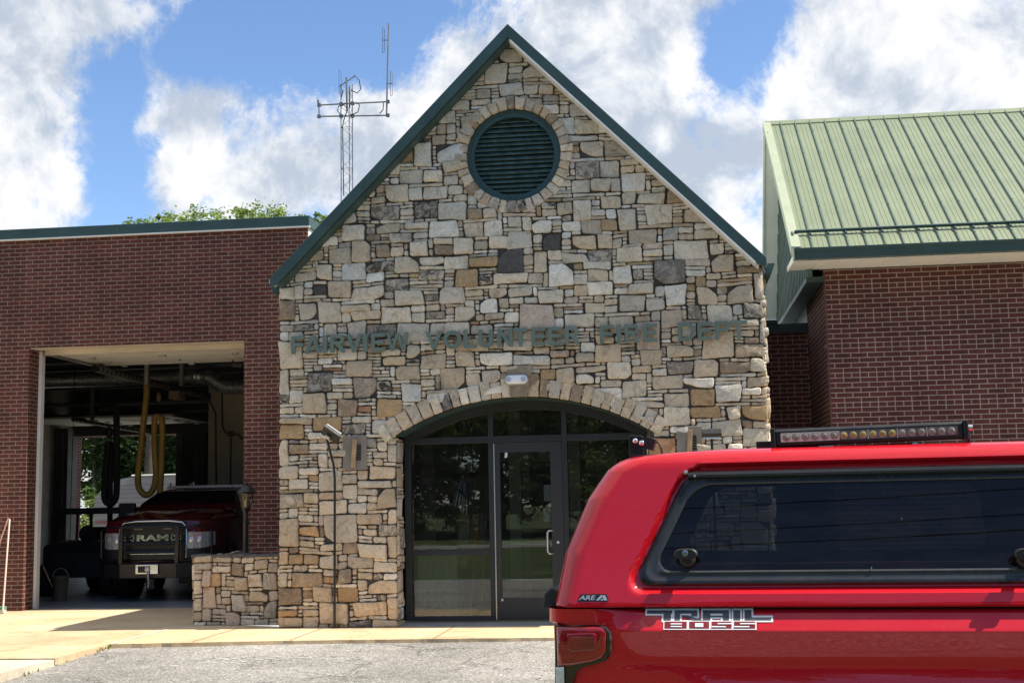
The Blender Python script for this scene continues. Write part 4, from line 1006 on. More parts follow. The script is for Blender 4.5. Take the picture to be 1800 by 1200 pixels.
# ------------------------------------------------------------------ brick bay building on the left
YB = 3.14
bb = thing('brick_building', 'low flat roofed red brick engine bay with a dark green metal roof edge', 'building', (-3.3, YB, 0))
OX0, OX1 = W(45, 850, YB).x, W(428, 800, YB).x
OZ = W(250, 604.5, YB).z; BT = W(270, 407, YB).z; BX1 = -.53
RV = .34
mb = MB()
mb.box(-16, OX0, YB, YB+RV, 0, OZ); mb.box(OX1, BX1, YB, YB+RV, 0, OZ); mb.box(-16, BX1, YB, YB+RV, OZ, BT)
bwall = mb.build('brick_wall', BRICK, bb)
mb = MB(); mb.box(BX1-.3, BX1+.002, YB+RV, 14, 0, BT-.3); mb.box(-16, -15.7, YB+RV, 14, 0, BT); mb.build('side_wall', BRICK, bb)
MB().box(BX1+.003, BX1+.012, YB+.04, YB+6, BT-1.2, BT-.03).build('side_trim', WHITE, bb)
ct = W(270, 393, YB).z
mb = MB(); mb.box(-16.05, BX1+.05, YB-.06, YB-.02, BT-.045, ct); mb.box(BX1+.01, BX1+.05, YB-.02, 14, BT-.045, ct+.0); mb.box(-16.05, BX1+.05, YB-.02, YB+.3, ct-.02, ct+.006)
mb.build('roof_edge', GREEN, bb, bevel=.005)
MB().box(-16.06, BX1+.056, YB-.072, YB-.005, BT-.055, BT-.036).build('drip_edge', WHITE, bb)
MB().box(-16, BX1, YB+.3, 14, BT-.12, BT).build('roof_deck', M('roof_membrane', (.12, .12, .12), .9), bb)
# door frame: white jamb strip, cream head
jx = OX0+.0
for xa in (OX0-.05, OX1-.05): MB().box(xa, xa+.10, YB+RV, YB+RV+.12, 0, OZ-.02).build('jamb_trim', WHITE, bb, bevel=.004)
mb = MB(); mb.box(OX0, OX1, YB+.02, YB+RV, OZ-.012, OZ-.002); mb.box(OX0+.10, OX1-.10, YB+RV, YB+RV+.10, OZ-.085, OZ+.02); mb.build('lintel_soffit', CREAM, bb)
# the room
YK = 13.5
bay = thing('bay_interior', 'dark engine bay interior with beams and pipes behind the open doorway', 'room', (-4, 8, 0))
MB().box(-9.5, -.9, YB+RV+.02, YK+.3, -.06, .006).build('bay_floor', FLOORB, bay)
mb = MB()
bx0, bx1 = W(122, 830, YK).x, W(372, 830, YK).x; bz = W(240, 764, YK).z
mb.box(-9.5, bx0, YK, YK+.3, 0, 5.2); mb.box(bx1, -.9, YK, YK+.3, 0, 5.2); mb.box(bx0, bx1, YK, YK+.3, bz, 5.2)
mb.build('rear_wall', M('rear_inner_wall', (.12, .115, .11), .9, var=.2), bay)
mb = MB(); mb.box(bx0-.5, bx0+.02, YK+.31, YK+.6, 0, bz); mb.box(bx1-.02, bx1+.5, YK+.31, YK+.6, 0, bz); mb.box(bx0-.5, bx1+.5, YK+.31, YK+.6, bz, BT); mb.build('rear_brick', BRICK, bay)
MB().box(bx0+.0, bx0+.06, YK-.06, YK-.01, 0, bz).build('rear_jamb', WHITE, bay)
MB().box(bx1-.06, bx1, YK-.06, YK-.01, 0, bz).build('rear_jamb', WHITE, bay)
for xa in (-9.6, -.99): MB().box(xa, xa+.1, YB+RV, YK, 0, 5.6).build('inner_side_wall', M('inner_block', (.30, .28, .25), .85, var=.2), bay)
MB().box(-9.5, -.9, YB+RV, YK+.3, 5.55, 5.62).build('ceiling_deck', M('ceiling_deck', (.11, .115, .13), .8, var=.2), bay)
for i, y in enumerate((4.6, 5.9, 7.2, 8.5, 9.8, 11.1, 12.4)):
    mb = MB(); mb.box(-9.5, -.99, y-.09, y+.09, 4.82, 4.86); mb.box(-9.5, -.99, y-.02, y+.02, 4.5, 4.82); mb.box(-9.5, -.99, y-.09, y+.09, 4.46, 4.50)
    mb.build('roof_beam', M('beam_steel', (.09, .10, .115), .6, var=.2), bay)
# beige partition with conduit
YP = 11.0
px0 = W(366, 760, YP).x; pz = W(400, 672, YP).z
MB().box(px0, -1.0, YP, YP+.2, 0, 4.44).build('partition_wall', WALLB, bay)
def path(pts, y): return [W(a, b_, y) for a, b_ in pts]
mb = MB(); mb.tube(path([(368, 690), (369, 706), (379, 726), (380, 860)], YP-.05), .018, 6); mb.tube(path([(390, 685), (391, 750), (396, 760), (405, 763), (418, 763), (426, 772)], YP-.05), .018, 6); mb.tube(path([(406, 768), (405, 860)], YP-.05), .018, 6)
mb.build('conduit', M('grey_conduit', (.12, .115, .10), .6), bay, smooth=60)
q = W(405, 762, YP-.06); MB().box(q.x-.06, q.x+.06, YP-.1, YP, q.z-.06, q.z+.06).build('junction_box', M('grey_conduit', (.1, .1, .1)), bay)
# tall dark panels beside the rear opening
for (a, b_, c, d, y) in ((306, 758, 361, 1010, 12.9), (78, 752, 120, 1010, 12.6)):
    p, q = W(a, d, y), W(c, b_, y); MB().box(p.x, q.x, y, y+.3, 0, q.z).build('tall_cabinet', DARKGREY, bay, bevel=.01)
    mb = MB(); 
    for k in (.25, .5, .8):
        x = p.x+(q.x-p.x)*k; mb.tube([(x, y-.04, .2), (x, y-.04, q.z-.1)], .025, 6)
    mb.build('cabinet_pipe', DARKGREY, bay)
# overhead sectional doors parked under the ceiling
def parked_door(nm, x0, x1, y0, y1, z, n):
    t = thing('sectional_door', nm, 'garage door', ((x0+x1)/2, (y0+y1)/2, z), group='sectional doors rolled up under the bay ceiling')
    for k in range(n):
        a = y0+(y1-y0)*k/n; b_ = y0+(y1-y0)*(k+1)/n
        mb = MB(); mb.box(x0, x1, a+.012, b_-.012, z, z+.05); mb.build('door_panel', M('door_white', (.72, .72, .68), .55, var=.08), t, bevel=.006)
    mb = MB()
    for x in (x0-.06, x1+.06): mb.box(x-.03, x+.03, y0-.1, y1+.1, z-.03, z+.02)
    for k in range(n+1):
        y = y0+(y1-y0)*k/n
        for x in (x0+.4, (x0+x1)/2, x1-.4): mb.box(x-.05, x+.05, y-.04, y+.04, z-.03, z-.001)
    mb.build('track', STEEL, t)
parked_door('white sectional door parked just inside the front opening of the bay', OX0+.15, OX1-.15, YB+.46, YB+2.5, OZ-.05, 3)
parked_door('white sectional door parked under the ceiling at the rear opening', bx0-.3, bx1+.2, YK-3.0, YK-.5, bz+.22, 4)
# ducts, rails and exhaust hoses
def hose(name, label, pts, r, mat, cat='hose', rib=True, group=None, n=10):
    # smooth the path, then give it the ribs of flexible hose
    P = [Vector(p) for p in pts]; Q = []
    for i in range(len(P)-1):
        a, b_, c, d = P[max(0, i-1)], P[i], P[i+1], P[min(len(P)-1, i+2)]
        st = max(2, int((c-b_).length/.02)) if rib else 8
        for k in range(st):
            t = k/st; Q.append(.5*((2*b_)+(c-a)*t+(2*a-5*b_+4*c-d)*t*t+(3*b_-a-3*c+d)*t**3))
    Q.append(P[-1]); mb = MB()
    mb.tube(Q, [r*(1+.13*(i % 2)) for i in range(len(Q))] if rib else r, n)
    o = mb.build(name, mat, smooth=60 if rib else 60); return tag(o, label, cat, group)
YH = 6.2
YEL = M('yellow_hose', (.19, .12, .016), .6, var=.25, vs=6)
hose('exhaust_hose', 'yellow ribbed exhaust hose hanging in a long loop in the bay', path([(258, 676), (257, 700), (252, 745), (247, 790), (243, 830), (244, 856), (255, 869), (268, 862), (274, 835), (272, 790), (272, 738), (276, 732), (282, 734), (285, 742), (285, 790), (281, 866)], YH), .056, YEL, group='exhaust hoses hanging in the bay')
hose('exhaust_hose', 'black exhaust hose folded in a narrow loop left of the yellow one', path([(192, 775), (188, 800), (184, 850), (184, 876), (192, 885), (201, 880), (205, 860), (205, 790), (204, 722), (198, 717), (175, 717)], YH+1.0), .06, RUBBER, group='exhaust hoses hanging in the bay')
hose('exhaust_hose', 'short straight black exhaust hose with a hook in the bay', path([(195, 778), (194, 830), (193, 940)], YH+1.1), .05, RUBBER, group='exhaust hoses hanging in the bay')
q = W(192, 762, YH+1.05); tag(MB().lathe([(.02, .14), (.06, .08), (.07, 0), (.04, -.08), (.01, -.1)], q, 'z', 12).build('hose_balancer', BLACKP, smooth=50), 'round black balancer the black hose hangs from', 'balancer')
hose('spiral_duct', 'long galvanised spiral duct with an elbow crossing under the bay ceiling', path([(70, 669), (150, 667), (260, 664), (345, 661), (368, 663), (382, 673), (395, 679), (410, 680), (432, 679)], 8.2), .14, STEEL, 'duct', True, n=14)
hose('ceiling_pipe', 'thin dark pipe crossing the bay under the joists', path([(70, 713), (200, 709), (366, 704)], 10.2), .05, M('dark_pipe', (.10, .10, .105), .5), 'pipe', False)
hose('ceiling_pipe', 'second dark pipe low across the bay near the rear door', path([(72, 733), (200, 728), (366, 720)], 10.9), .04, M('dark_pipe', (.1, .1, .1)), 'pipe', False)
rail = MB()
A_, B_ = W(166, 647, 5.0), W(366, 697, 9.6)
for k in range(60):
    p, q = A_.lerp(B_, k/60), A_.lerp(B_, (k+1)/60); rail.tube([p, q], [.075, .07], 8, k % 2)
tag(rail.build('hose_rail', [BLACK, M('rail_grey', (.16, .16, .16), .6)]), 'black and grey banded hose rail running slantwise under the bay ceiling', 'rail')
A_, B_ = W(128, 737, 10.0), W(262, 760, 12.4); rail = MB()
for k in range(30):
    p, q = A_.lerp(B_, k/30), A_.lerp(B_, (k+1)/30); rail.tube([p, q], .05, 6, k % 2)
tag(rail.build('hose_rail', [BLACK, M('rail_grey', (.1, .1, .1))]), 'banded hose rail farther back over the rear opening', 'rail')
for (a, b_, c, y) in ((258, 642, 680, 6.2), (319, 645, 678, 7.6), (178, 632, 650, 5.3), (162, 705, 740, 10.1)):
    p, q = W(a, c, y), W(a, b_, y); tag(MB().box(p.x-.035, p.x+.035, y-.035, y+.035, p.z, max(q.z, 4.47)).build('hanger_post', M('hanger_grey', (.22, .22, .22), .6)), {258: 'grey hanger post above the yellow hose', 319: 'grey hanger post holding the spiral duct', 178: 'grey hanger post at the front end of the banded rail', 162: 'grey hanger post holding the rear banded rail'}[a], 'hanger', 'hanger posts under the bay ceiling')
q = W(306, 694, 7.8); tag(MB().box(q.x-.11, q.x+.11, 7.8, 8.1, q.z-.08, q.z+.08).build('cardboard_box', M('cardboard', (.32, .20, .13), .8)), 'small brown box fixed under the bay ceiling behind the rail', 'box')
q = W(279, 697, 7.0); tag(MB().lathe([(.01, .09), (.04, .05), (.05, -.02), (.03, -.09)], q, 'z', 10).build('hose_balancer', M('tan_plastic', (.30, .18, .10), .6), smooth=50), 'small tan balancer hanging beside the yellow hose', 'balancer')
hose('pull_cord', 'thin pull cord hanging in the bay near the left jamb', path([(131, 620), (130, 720), (126, 830), (122, 1010)], 5.6), .006, BLACK, 'cord', False, n=5)
q = W(412, 640, 5.0); t = thing('security_camera', 'small black camera under the lintel at the right of the bay', 'camera', q)
MB().obox(q+Vector((.06, 0, -.02)), (.09, -.02, -.01), (0, .04, 0), (.004, 0, .035)).build('housing', BLACKP, t, bevel=.006); MB().tube([q+Vector((-.03, 0, .08)), q+Vector((-.02, 0, 0)), q+Vector((.04, 0, -.03))], .014, 6).build('bracket', BLACK, t)
# broom leaning on the brick at the left edge
br = thing('push_broom', 'push broom with a pale handle and green head leaning on the brick pier', 'broom', W(4, 1076, 2.7))
mb = MB(); mb.tube([G(5, 1074, .05), W(17, 912, YB-.02)], .014, 8); mb.build('handle', M('broom_handle', (.52, .45, .36), .6), br, smooth=60)
p = G(4, 1074, .03); mb = MB(); mb.box(p.x-.22, p.x+.05, p.y-.05, p.y+.05, .06, .11); mb.build('head', M('green_plastic', (.10, .28, .18), .5), br, bevel=.008)
mb = MB(); mb.box(p.x-.215, p.x+.045, p.y-.045, p.y+.045, .006, .06); mb.build('bristles', M('pale_bristle', (.55, .58, .50), .9, var=.3, vs=40), br)
br2 = thing('long_handled_tool', 'long handled tool with a brown shaft leaning beside the broom', 'tool', W(0, 1040, 2.7))
mb = MB(); mb.tube([G(-45, 1080, .02), W(14.5, 910, YB-.02)], .013, 8); mb.build('handle', M('brown_handle', (.25, .12, .08), .6), br2, smooth=60)
p = G(-45, 1080, .02); MB().box(p.x-.12, p.x+.12, p.y-.02, p.y+.02, .01, .10).build('blade', DARKGREY, br2)
# ------------------------------------------------------------------ brick building on the right with the metal roof
YR = 1.08; XR = 7.38; XK = 6.92; ZS = 4.68
rb = thing('metal_roofed_building', 'red brick building with a pale green standing seam metal roof on the right', 'building', (10, YR, 0))
MB().box(XR, 24, YR, YR+.3, -.1, ZS).build('brick_front', BRICK2, rb)
MB().box(XR+.001, XR+.3, YR+.3, 3.32, -.1, 4.86).build('brick_return', BRICK2, rb)
MB().box(XR+.002, 24, 3.32, 9.0, -.1, 4.2).build('brick_rear_part', BRICK2, rb)
MB().box(XR+.01, XR+.06, 3.33, 9.0, 4.2, 4.98).build('sky_gap_panel', M('sky_gap_pale', (.60, .64, .68), .5, var=.06, vs=1), rb)  # added panel in a sky tone, filling the open gap under the gable
ey, ez_ = .36, 4.86; ry, rz_ = 4.118, 7.69; by, bz_ = 6.28, 4.76
sl = (rz_-ez_)/(ry-ey)
# gable wall of green ribbed panels
gz = 4.58; XG = 7.18
mb = MB(); ys = [1.0+.075*i for i in range(int((by-1.0)/.075)+1)]
def rz_at(y): return (ez_+(y-ey)*sl) if y < ry else rz_-(y-ry)*(rz_-bz_)/(by-ry)
for a, b_ in zip(ys[:-1], ys[1:]):
    rib = int(round((a-1.0)/.075)) % 3 == 0
    za, zb_ = rz_at(a)-.06, rz_at(b_)-.06
    if min(za, zb_) < gz: continue
    x = XG-(.018 if rib else 0)
    mb.prism([(x, a, gz), (x, b_, gz), (x, b_, zb_), (x, a, za)], (.05 if not rib else .068, 0, 0))
mb.build('gable_panel_wall', GREENL, rb)
mb = MB(); mb.box(XG-.035, XG+.2, 1.0, by, gz-.07, gz); mb.build('gable_base_trim', GREEN, rb)
# front slope: sheets with raised ribs
mb = MB()
U = Vector((0, ry-ey, rz_-ez_)).normalized(); Nn = Vector((0, -U.z, U.y)); L_ = math.hypot(ry-ey, rz_-ez_)
O = Vector((0, ey, ez_))
def rp(x, s_, h): return Vector((x, 0, 0))+O+U*s_+Nn*h
x = XK; pitch = .237; k = 0
while x < 24:
    x1 = x+pitch
    prof = [(0, 0), (.012, .024), (.030, .024), (.042, 0), (.105, .0), (.110, .005), (.122, .005), (.127, 0), (.165, 0), (.170, .005), (.182, .005), (.187, 0), (pitch, 0)]
    for (a, ha), (c, hc) in zip(prof[:-1], prof[1:]):
        mi = 1 if ha+hc > .04 or (a < .04) else 0
        mb.poly([rp(x+a, -.03, ha), rp(x+c, -.03, hc), rp(x+c, L_, hc), rp(x+a, L_, ha)], mi)
    for s_ in (.25, 1.25, 2.25, 3.3, 4.2):
        mb.obox(rp(x+.021+.0, s_+rng.uniform(-.02, .02), .028), (.007, 0, 0), U*.007, Nn*.004, 1)
    x = x1
mb.build('metal_roof', [ROOFG, SEAMG], rb)
mb = MB()
for (pr) in ([(ry, rz_), (by, bz_), (by, bz_-.03), (ry, rz_-.03)],): mb.prism([(XK+.02, a, b_) for a, b_ in pr], (17, 0, 0))
mb.build('rear_slope', ROOFG, rb)
MB().prism([(XK, ey+.02, ez_-.015), (XK, ry, rz_-.015), (XK, ry, rz_-.05), (XK, ey+.02, ez_-.05)], (17, 0, 0)).build('roof_underlay', SOFFIT, rb)
mb = MB(); mb.prism([(XK-.015, ry-.10, rz_-.055), (XK-.015, ry, rz_+.035), (XK-.015, ry+.10, rz_-.10), (XK-.015, ry+.09, rz_-.12), (XK-.015, ry, rz_+.0), (XK-.015, ry-.09, rz_-.07)], (17.1, 0, 0)); mb.build('ridge_cap', ROOFG, rb)
# rake trim on the left edge, vinyl soffit under the overhang
mb = MB(); mb.prism([(XK-.02, ey-.02, ez_-.03), (XK-.02, ey-.02, ez_+.03), (XK-.02, ry, rz_+.035), (XK-.02, ry, rz_-.06), (XK-.02, ey+.05, ez_-.10)], (.035, 0, 0)); mb.prism([(XK+.015, ey-.02, ez_+.026), (XK+.015, ry, rz_+.03), (XK+.015, ry, rz_+.02), (XK+.015, ey-.02, ez_+.012)], (.09, 0, 0))
mb.build('rake_trim', M('rake_pale_green', (.34, .38, .27), .45, var=.08), rb)
mb = MB(); ns = 44
for k in range(ns):
    a, c = k/ns, (k+1)/ns
    def q_(t, d): return (ry+(by-ry)*t-d*.8, rz_+(bz_-rz_)*t-.035-d*.6)
    (y0, z0), (y1, z1), (y2, z2) = q_(a, 0), q_(a+.13/ns*6, .010), q_(c, .010)
    mb.poly([(XK, y0, z0), (XG, y0, z0), (XG, y1, z1), (XK, y1, z1)]); mb.poly([(XK, y1, z1), (XG, y1, z1), (XG, y2, z2), (XK, y2, z2)])
    y3, z3 = q_(c, 0); mb.poly([(XK, y2, z2), (XG, y2, z2), (XG, y3, z3), (XK, y3, z3)])
mb.build('rake_soffit', SOFFIT, rb)
mb = MB(); mb.prism([(XK-.012, ry, rz_+.02), (XK-.012, by, bz_+.02), (XK-.012, by, bz_-.08), (XK-.012, ry, rz_-.08)], (.03, 0, 0)); mb.build('rake_board', SOFFIT, rb)
# gutter and eave soffit
mb = MB(); gy = ey-.05
mb.prism([(XK+.0, gy, ez_-.015), (XK, gy-.10, ez_-.02), (XK, gy-.10, ez_-.045), (XK, gy-.075, ez_-.06), (XK, gy-.06, ez_-.165), (XK, gy, ez_-.165)], (17, 0, 0)); mb.build('gutter', GREEN, rb)
MB().box(XK-.012, XK+.002, gy-.10, gy+.02, ez_-.17, ez_-.012).build('gutter_end_cap', M('rake_pale_green', (.3, .3, .3)), rb)
MB().prism([(XK-.01, gy+.005, ez_-.19), (XK-.01, YR+.1, ZS+.01), (XK-.01, YR+.1, ez_-.10), (XK-.01, gy+.03, ez_-.10)], (.012, 0, 0)).build('eave_return', SOFFIT, rb)
mb = MB(); nk = 56
for k in range(nk):
    x0 = XK+.003+k*.305
    for (a, c, d, e) in ((x0, x0+.285, 0, 0), (x0+.285, x0+.295, 0, .008), (x0+.295, x0+.305, .008, 0)):
        mb.poly([(a, gy, ez_-.175+d), (a, YR, ZS+.012+d), (c, YR, ZS+.012+e), (c, gy, ez_-.175+e)])
mb.build('eave_soffit', SOFFIT, rb)
# snow rail along the lower roof
s0 = .42; mb = MB()
mb.tube([rp(XK+.06, s0, .05), rp(24, s0, .05)], .016, 6); mb.prism([rp(XK+.06, s0-.012, .03), rp(XK+.06, s0+.012, .03), rp(XK+.06, s0+.012, .07), rp(XK+.06, s0-.012, .07)], (17, 0, 0))
for k in range(60): mb.obox(rp(XK+.03+k*pitch, s0-.03, .035), (.012, 0, 0), U*.05, Nn*.012)
mb.build('snow_rail', GREEN, rb)
mb = MB(); a, b_ = W(1448, 474, YR-.02), W(1461, 770, YR-.02); mb.tube([(a.x, YR-.014, ZS-.02), (a.x, YR-.014, 0)], .013, 6)
q = W(1453, 609, YR-.02); mb.box(q.x-.03, q.x+.02, YR-.03, YR, q.z-.03, q.z+.03); mb.tube([(q.x, YR-.012, q.z-.01), (q.x+.16, YR-.012, q.z-.015)], .008, 5)
mb.build('conduit', M('brown_conduit', (.12, .055, .05), .7), rb)
MB().box(6.47, XR+.0, 3.66, 9.0, 4.05, 4.14).build('bounce_roof', M('bounce_white', (.72, .72, .70), .7, var=.1, vs=1), rb)  # unseen white deck added to bounce light up at the rake soffit
# dark link wall between the stone front and the right building
lk = thing('link_wall', 'shaded red brick link wall with a dark coping between stone front and right building', 'wall', (6.9, 3.35, 0))
MB().box(6.46, XR-.002, 3.36, 3.6, -.1, 4.16).build('brick_wall', BRICK2, lk)
mb = MB(); mb.box(6.46, XR-.001, 3.29, 3.65, 4.10, 4.25); mb.box(6.46, 6.92, 3.26, 3.65, 4.25, 4.31); mb.build('coping', M('dark_coping', (.022, .04, .042), .5), lk, bevel=.01)

# ------------------------------------------------------------------ radio tower
YT = 25.0
tw = thing('radio_tower', 'galvanised lattice radio tower with two crossarms and dipole aerials behind the gable', 'tower', (W(612, 350, YT).x, YT, 0))
tx = W(611, 250, YT).x; hw = .20; top = W(612, 150, YT).z
legs = [(tx-hw, YT-.11), (tx+hw, YT-.11), (tx, YT+.24)]
mb = MB()
for (a, b_) in legs: mb.tube([(a, b_, 0), (a, b_, top)], .017, 6)
z = 0.0; k = 0
while z < top-.35:
    for i in range(3):
        p, q = legs[i], legs[(i+1) % 3]
        if k % 2: p, q = q, p
        mb.tube([(p[0], p[1], z), (q[0], q[1], z+.36)], .007, 4)
        if k % 4 == 0: mb.tube([(p[0], p[1], z), (q[0], q[1], z)], .007, 4)
    z += .36; k += 1
mb.build('lattice_mast', AERIAL, tw)
def TPt(x, y): return W(x, y, YT-.2)
for i, yy in enumerate((183, 203)):
    a, b_ = TPt(560, yy+ (2 if i == 0 else 2)), TPt(683, yy-(4 if i == 0 else 0)); mb = MB(); mb.tube([a, b_], .026, 8)
    for px in (561, 600, 620, 682):
        q = a.lerp(b_, (px-560)/123); mb.box(q.x-.055, q.x+.055, q.y-.05, q.y+.05, q.z-.055, q.z+.055)
    mb.build('crossarm', AERIAL, tw)
mb = MB(); mb.tube([TPt(610, 196), TPt(609, 136)], .032, 8); mb.tube([TPt(615, 190), TPt(615, 150)], .02, 6); mb.tube([TPt(597, 152), TPt(625, 133)], .02, 6); mb.build('top_mast', AERIAL, tw)
mb = MB(); mb.tube([TPt(561, 206), TPt(560, 176)], .02, 6); mb.tube([TPt(558.5, 186), TPt(558, 173)], .014, 5); mb.build('arm_end_post', AERIAL, tw)
mb = MB(); mb.tube([TPt(679.5, 205), TPt(683, 41)], [.032, .022], 8); mb.build('aerial_mast', AERIAL, tw)
def loop(x, y0, y1, wpx):
    mb = MB(); P = []
    for k in range(7):
        a = math.pi*k/6; P.append((x+wpx*math.cos(a), y0+3-3*math.sin(a)))
    for k in range(7):
        a = math.pi*k/6; P.append((x-wpx*math.cos(a), y1-3+3*math.sin(a)))
    mb.tube([TPt(*p) for p in P], .010, 5, closed=True); return mb
o = loop(598, 123, 166, 2.0).build('dipole_loop', AERIAL, tw)
m2 = loop(674, 49, 93, 1.7); m2.tube([TPt(672, 71), TPt(682, 71)], .016, 5); m2.build('dipole_loop', AERIAL, tw)
m2 = loop(688, 126, 169, 1.7); m2.tube([TPt(680, 147), TPt(690, 147)], .016, 5); m2.build('dipole_loop', AERIAL, tw)
mb = MB()
for P in ([(624, 133), (632, 142), (635, 158), (629, 165), (618, 160)], [(601, 204), (594, 196), (596, 188), (606, 186), (612, 194), (607, 206), (603, 222), (605, 345)], [(617, 204), (630, 198), (633, 186), (626, 181)], [(668, 201), (674, 194), (675, 182)], [(604, 160), (601, 172)]):
    mb.tube([TPt(*p)+Vector((0, -.06, 0)) for p in P], .018, 5)
mb.build('cable', BLACK, tw)

# ------------------------------------------------------------------ trees
def leaf_cloud(rng, lobes, n, size, mat_jit=1.0, flat=.35):
    """leaf faces gathered in clumps, each clump in a lobe of the crown"""
    mb = MB(); tw_ = sum(l[3]**2 for l in lobes)
    for (cx, cy, cz, r) in lobes:
        m_ = int(n*r*r/tw_); cl = max(4, int(m_/55))
        for c in range(cl):
            d = Vector((rng.gauss(0, 1), rng.gauss(0, 1), rng.gauss(0, 1))).normalized()*r*(rng.random()**.45)
            p0 = Vector((cx, cy, cz))+Vector((d.x, d.y, d.z*.8)); cr = r*rng.uniform(.16, .34); tone = rng.gauss(.45, .22)
            for k in range(m_//cl):
                g = Vector((rng.gauss(0, 1), rng.gauss(0, 1), rng.gauss(0, .7)))*cr*.55
                p = p0+g; s_ = size*rng.uniform(.55, 1.3)
                a = Vector((rng.gauss(0, 1), rng.gauss(0, 1), rng.gauss(0, flat*1.4))).normalized()
                b_ = a.cross(Vector((rng.gauss(0, .6), rng.gauss(0, .6), 1))).normalized()
                t = min(1, max(0, tone+rng.gauss(0, .15)))
                mb.poly([p-a*s_*.5, p+b_*s_*.28, p+a*s_*.5, p-b_*s_*.28], 0, (t, t, t, 1))
    return mb
def trunk(h, r, rng, lobes):
    mb = MB(); P = [Vector((noise.noise((0, i*.9, r*9))*.25*i/5, noise.noise((5, i*.9, r*9))*.25*i/5, h*i/6)) for i in range(7)]
    mb.tube(P, [r*(1-.7*i/6)*(1.35 if i == 0 else 1) for i in range(7)], 9)
    for (cx, cy, cz, q) in lobes:
        b_ = P[rng.randint(3, 5)]; e = Vector((cx, cy, cz)); m_ = b_.lerp(e, .5)+Vector((0, 0, -.15*q))
        mb.tube([b_, m_, e], [r*.42, r*.28, r*.08], 6)
    return mb
def tree_kind(seed, h, cr, cz0, n, size, mat):
    """one tree: crown lobes between cz0 and h"""
    rng = random.Random(seed); lobes = [(0, 0, (cz0+h)/2, cr*.8)]
    for k in range(9):
        a = k*2.4+rng.uniform(-.3, .3); t = rng.random(); rr = cr*rng.uniform(.45, .8)*(1-.35*t)
        lobes.append((rr*math.cos(a), rr*math.sin(a), cz0+(h-cz0)*(.12+.68*t), cr*rng.uniform(.32, .5)))
    for k in range(4): lobes.append((rng.uniform(-.55, .55)*cr, rng.uniform(-.4, .4)*cr, h-cr*rng.uniform(.35, .6), cr*rng.uniform(.3, .42)))
    lobes.append((0, 0, h-cr*.30, cr*.34))
    t = thing('tree', '', 'tree')
    trunk(h*.8, .02*h+.03, rng, lobes).build('trunk', BARK, t, smooth=50, local=True)
    leaf_cloud(rng, lobes, n, size).build('crown', mat, t, local=True)
    return t
# crowns standing up behind the bay roof
tops = [((272, 371), 2.4), ((326, 358), 2.6), ((425, 347), 2.9), ((500, 363), 2.2), ((562, 370), 2.2)]
labs = ['leaf crown showing lowest and farthest left above the bay roof', 'rounded sunlit crown second from the left above the bay roof', 'tallest sunlit crown above the middle of the bay roof',
        'small sunlit crown just left of the green gable edge above the bay roof', 'sunlit crown half hidden behind the green gable edge']
for i, (((px, py), cr), lb) in enumerate(zip(tops, labs)):
    y = 29+[0, 2.5, 1, 3, 1.5][i]; p = W(px, py, y)
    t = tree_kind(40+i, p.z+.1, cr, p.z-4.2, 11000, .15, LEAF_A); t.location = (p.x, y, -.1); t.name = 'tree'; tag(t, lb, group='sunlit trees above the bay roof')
# the wood seen through the rear opening
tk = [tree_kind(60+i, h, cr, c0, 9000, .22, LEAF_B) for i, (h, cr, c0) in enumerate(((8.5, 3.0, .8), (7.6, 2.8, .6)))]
spots = [(112, 33, 0), (165, 30, 1), (215, 34, 0), (262, 31, 1), (305, 33, 0), (345, 36, 1), (400, 33, 0)]
pos_words = ['dark leafy tree at the left edge of the rear bay opening', 'dark leafy tree second from the left through the rear bay opening', 'dark leafy tree left of the hoses through the rear bay opening',
             'dark leafy tree behind the yellow hose beyond the rear bay opening', 'dark leafy tree right of the yellow hose beyond the rear bay opening', 'dark leafy tree behind the tall cabinet beyond the bay', 'dark leafy tree behind the beige partition beyond the bay']
for i, (px, y, k) in enumerate(spots):
    t = tk[k] if i < 2 and i == k else dup(tk[k]); p = W(px, 880, y); t.location = (p.x, y, -.1); t.rotation_euler = (0, 0, i*1.9); t.scale = (1, 1, .92+.05*(i % 4)); tag(t, pos_words[i], 'tree', 'wood behind the engine bay')
bush = thing('bush', 'bright sunlit bush at the lower left of the rear bay opening', 'bush', (W(150, 878, 25).x, 25, -.1))
leaf_cloud(random.Random(9), [(0, 0, .7, .8), (.5, .1, 1.2, .7), (-.5, 0, 1.3, .6), (.2, 0, 1.9, .5)], 3500, .13).build('foliage', LEAF_A, bush, local=True)
mb = MB()
for k in range(6): mb.tube([(0, 0, 0), (.3*math.cos(k), .3*math.sin(k), .7), (.6*math.cos(k*1.3), .5*math.sin(k), 1.4)], [.03, .02, .01], 5)
mb.build('stems', BARK, bush, local=True)
# trees across the road behind the viewer: the panes mirror them
tf = tree_kind(80, 13, 4.6, -.6, 22000, .30, LEAF_C); fx = [-36, -30, -24.5, -19, -14, -9, -4, 1, 6, 11, 16, 21.5, 27, 33, 40]
for i, x in enumerate(fx):
    t = tf if i == 0 else dup(tf); t.location = (x, -45-(i*37 % 9), -.3); t.rotation_euler = (0, 0, i*2.1); s_ = .85+.1*(i*5 % 4); t.scale = (1.05, 1.05, s_)
    tag(t, 'broad dark tree in the row across the road, mirrored in the entrance glass', 'tree', 'trees across the road')
for i, x in enumerate((-38, -30, -22, -15, -8, -1, 7, 14, 22, 30, 39)):
    t = dup(tf); t.location = (x+2, -57-(i*23 % 5), -.3); t.rotation_euler = (0, 0, i*1.3); t.scale = (1.2, 1.2, 1.15); tag(t, 'broad dark tree in the row across the road, mirrored in the entrance glass', 'tree', 'trees across the road')
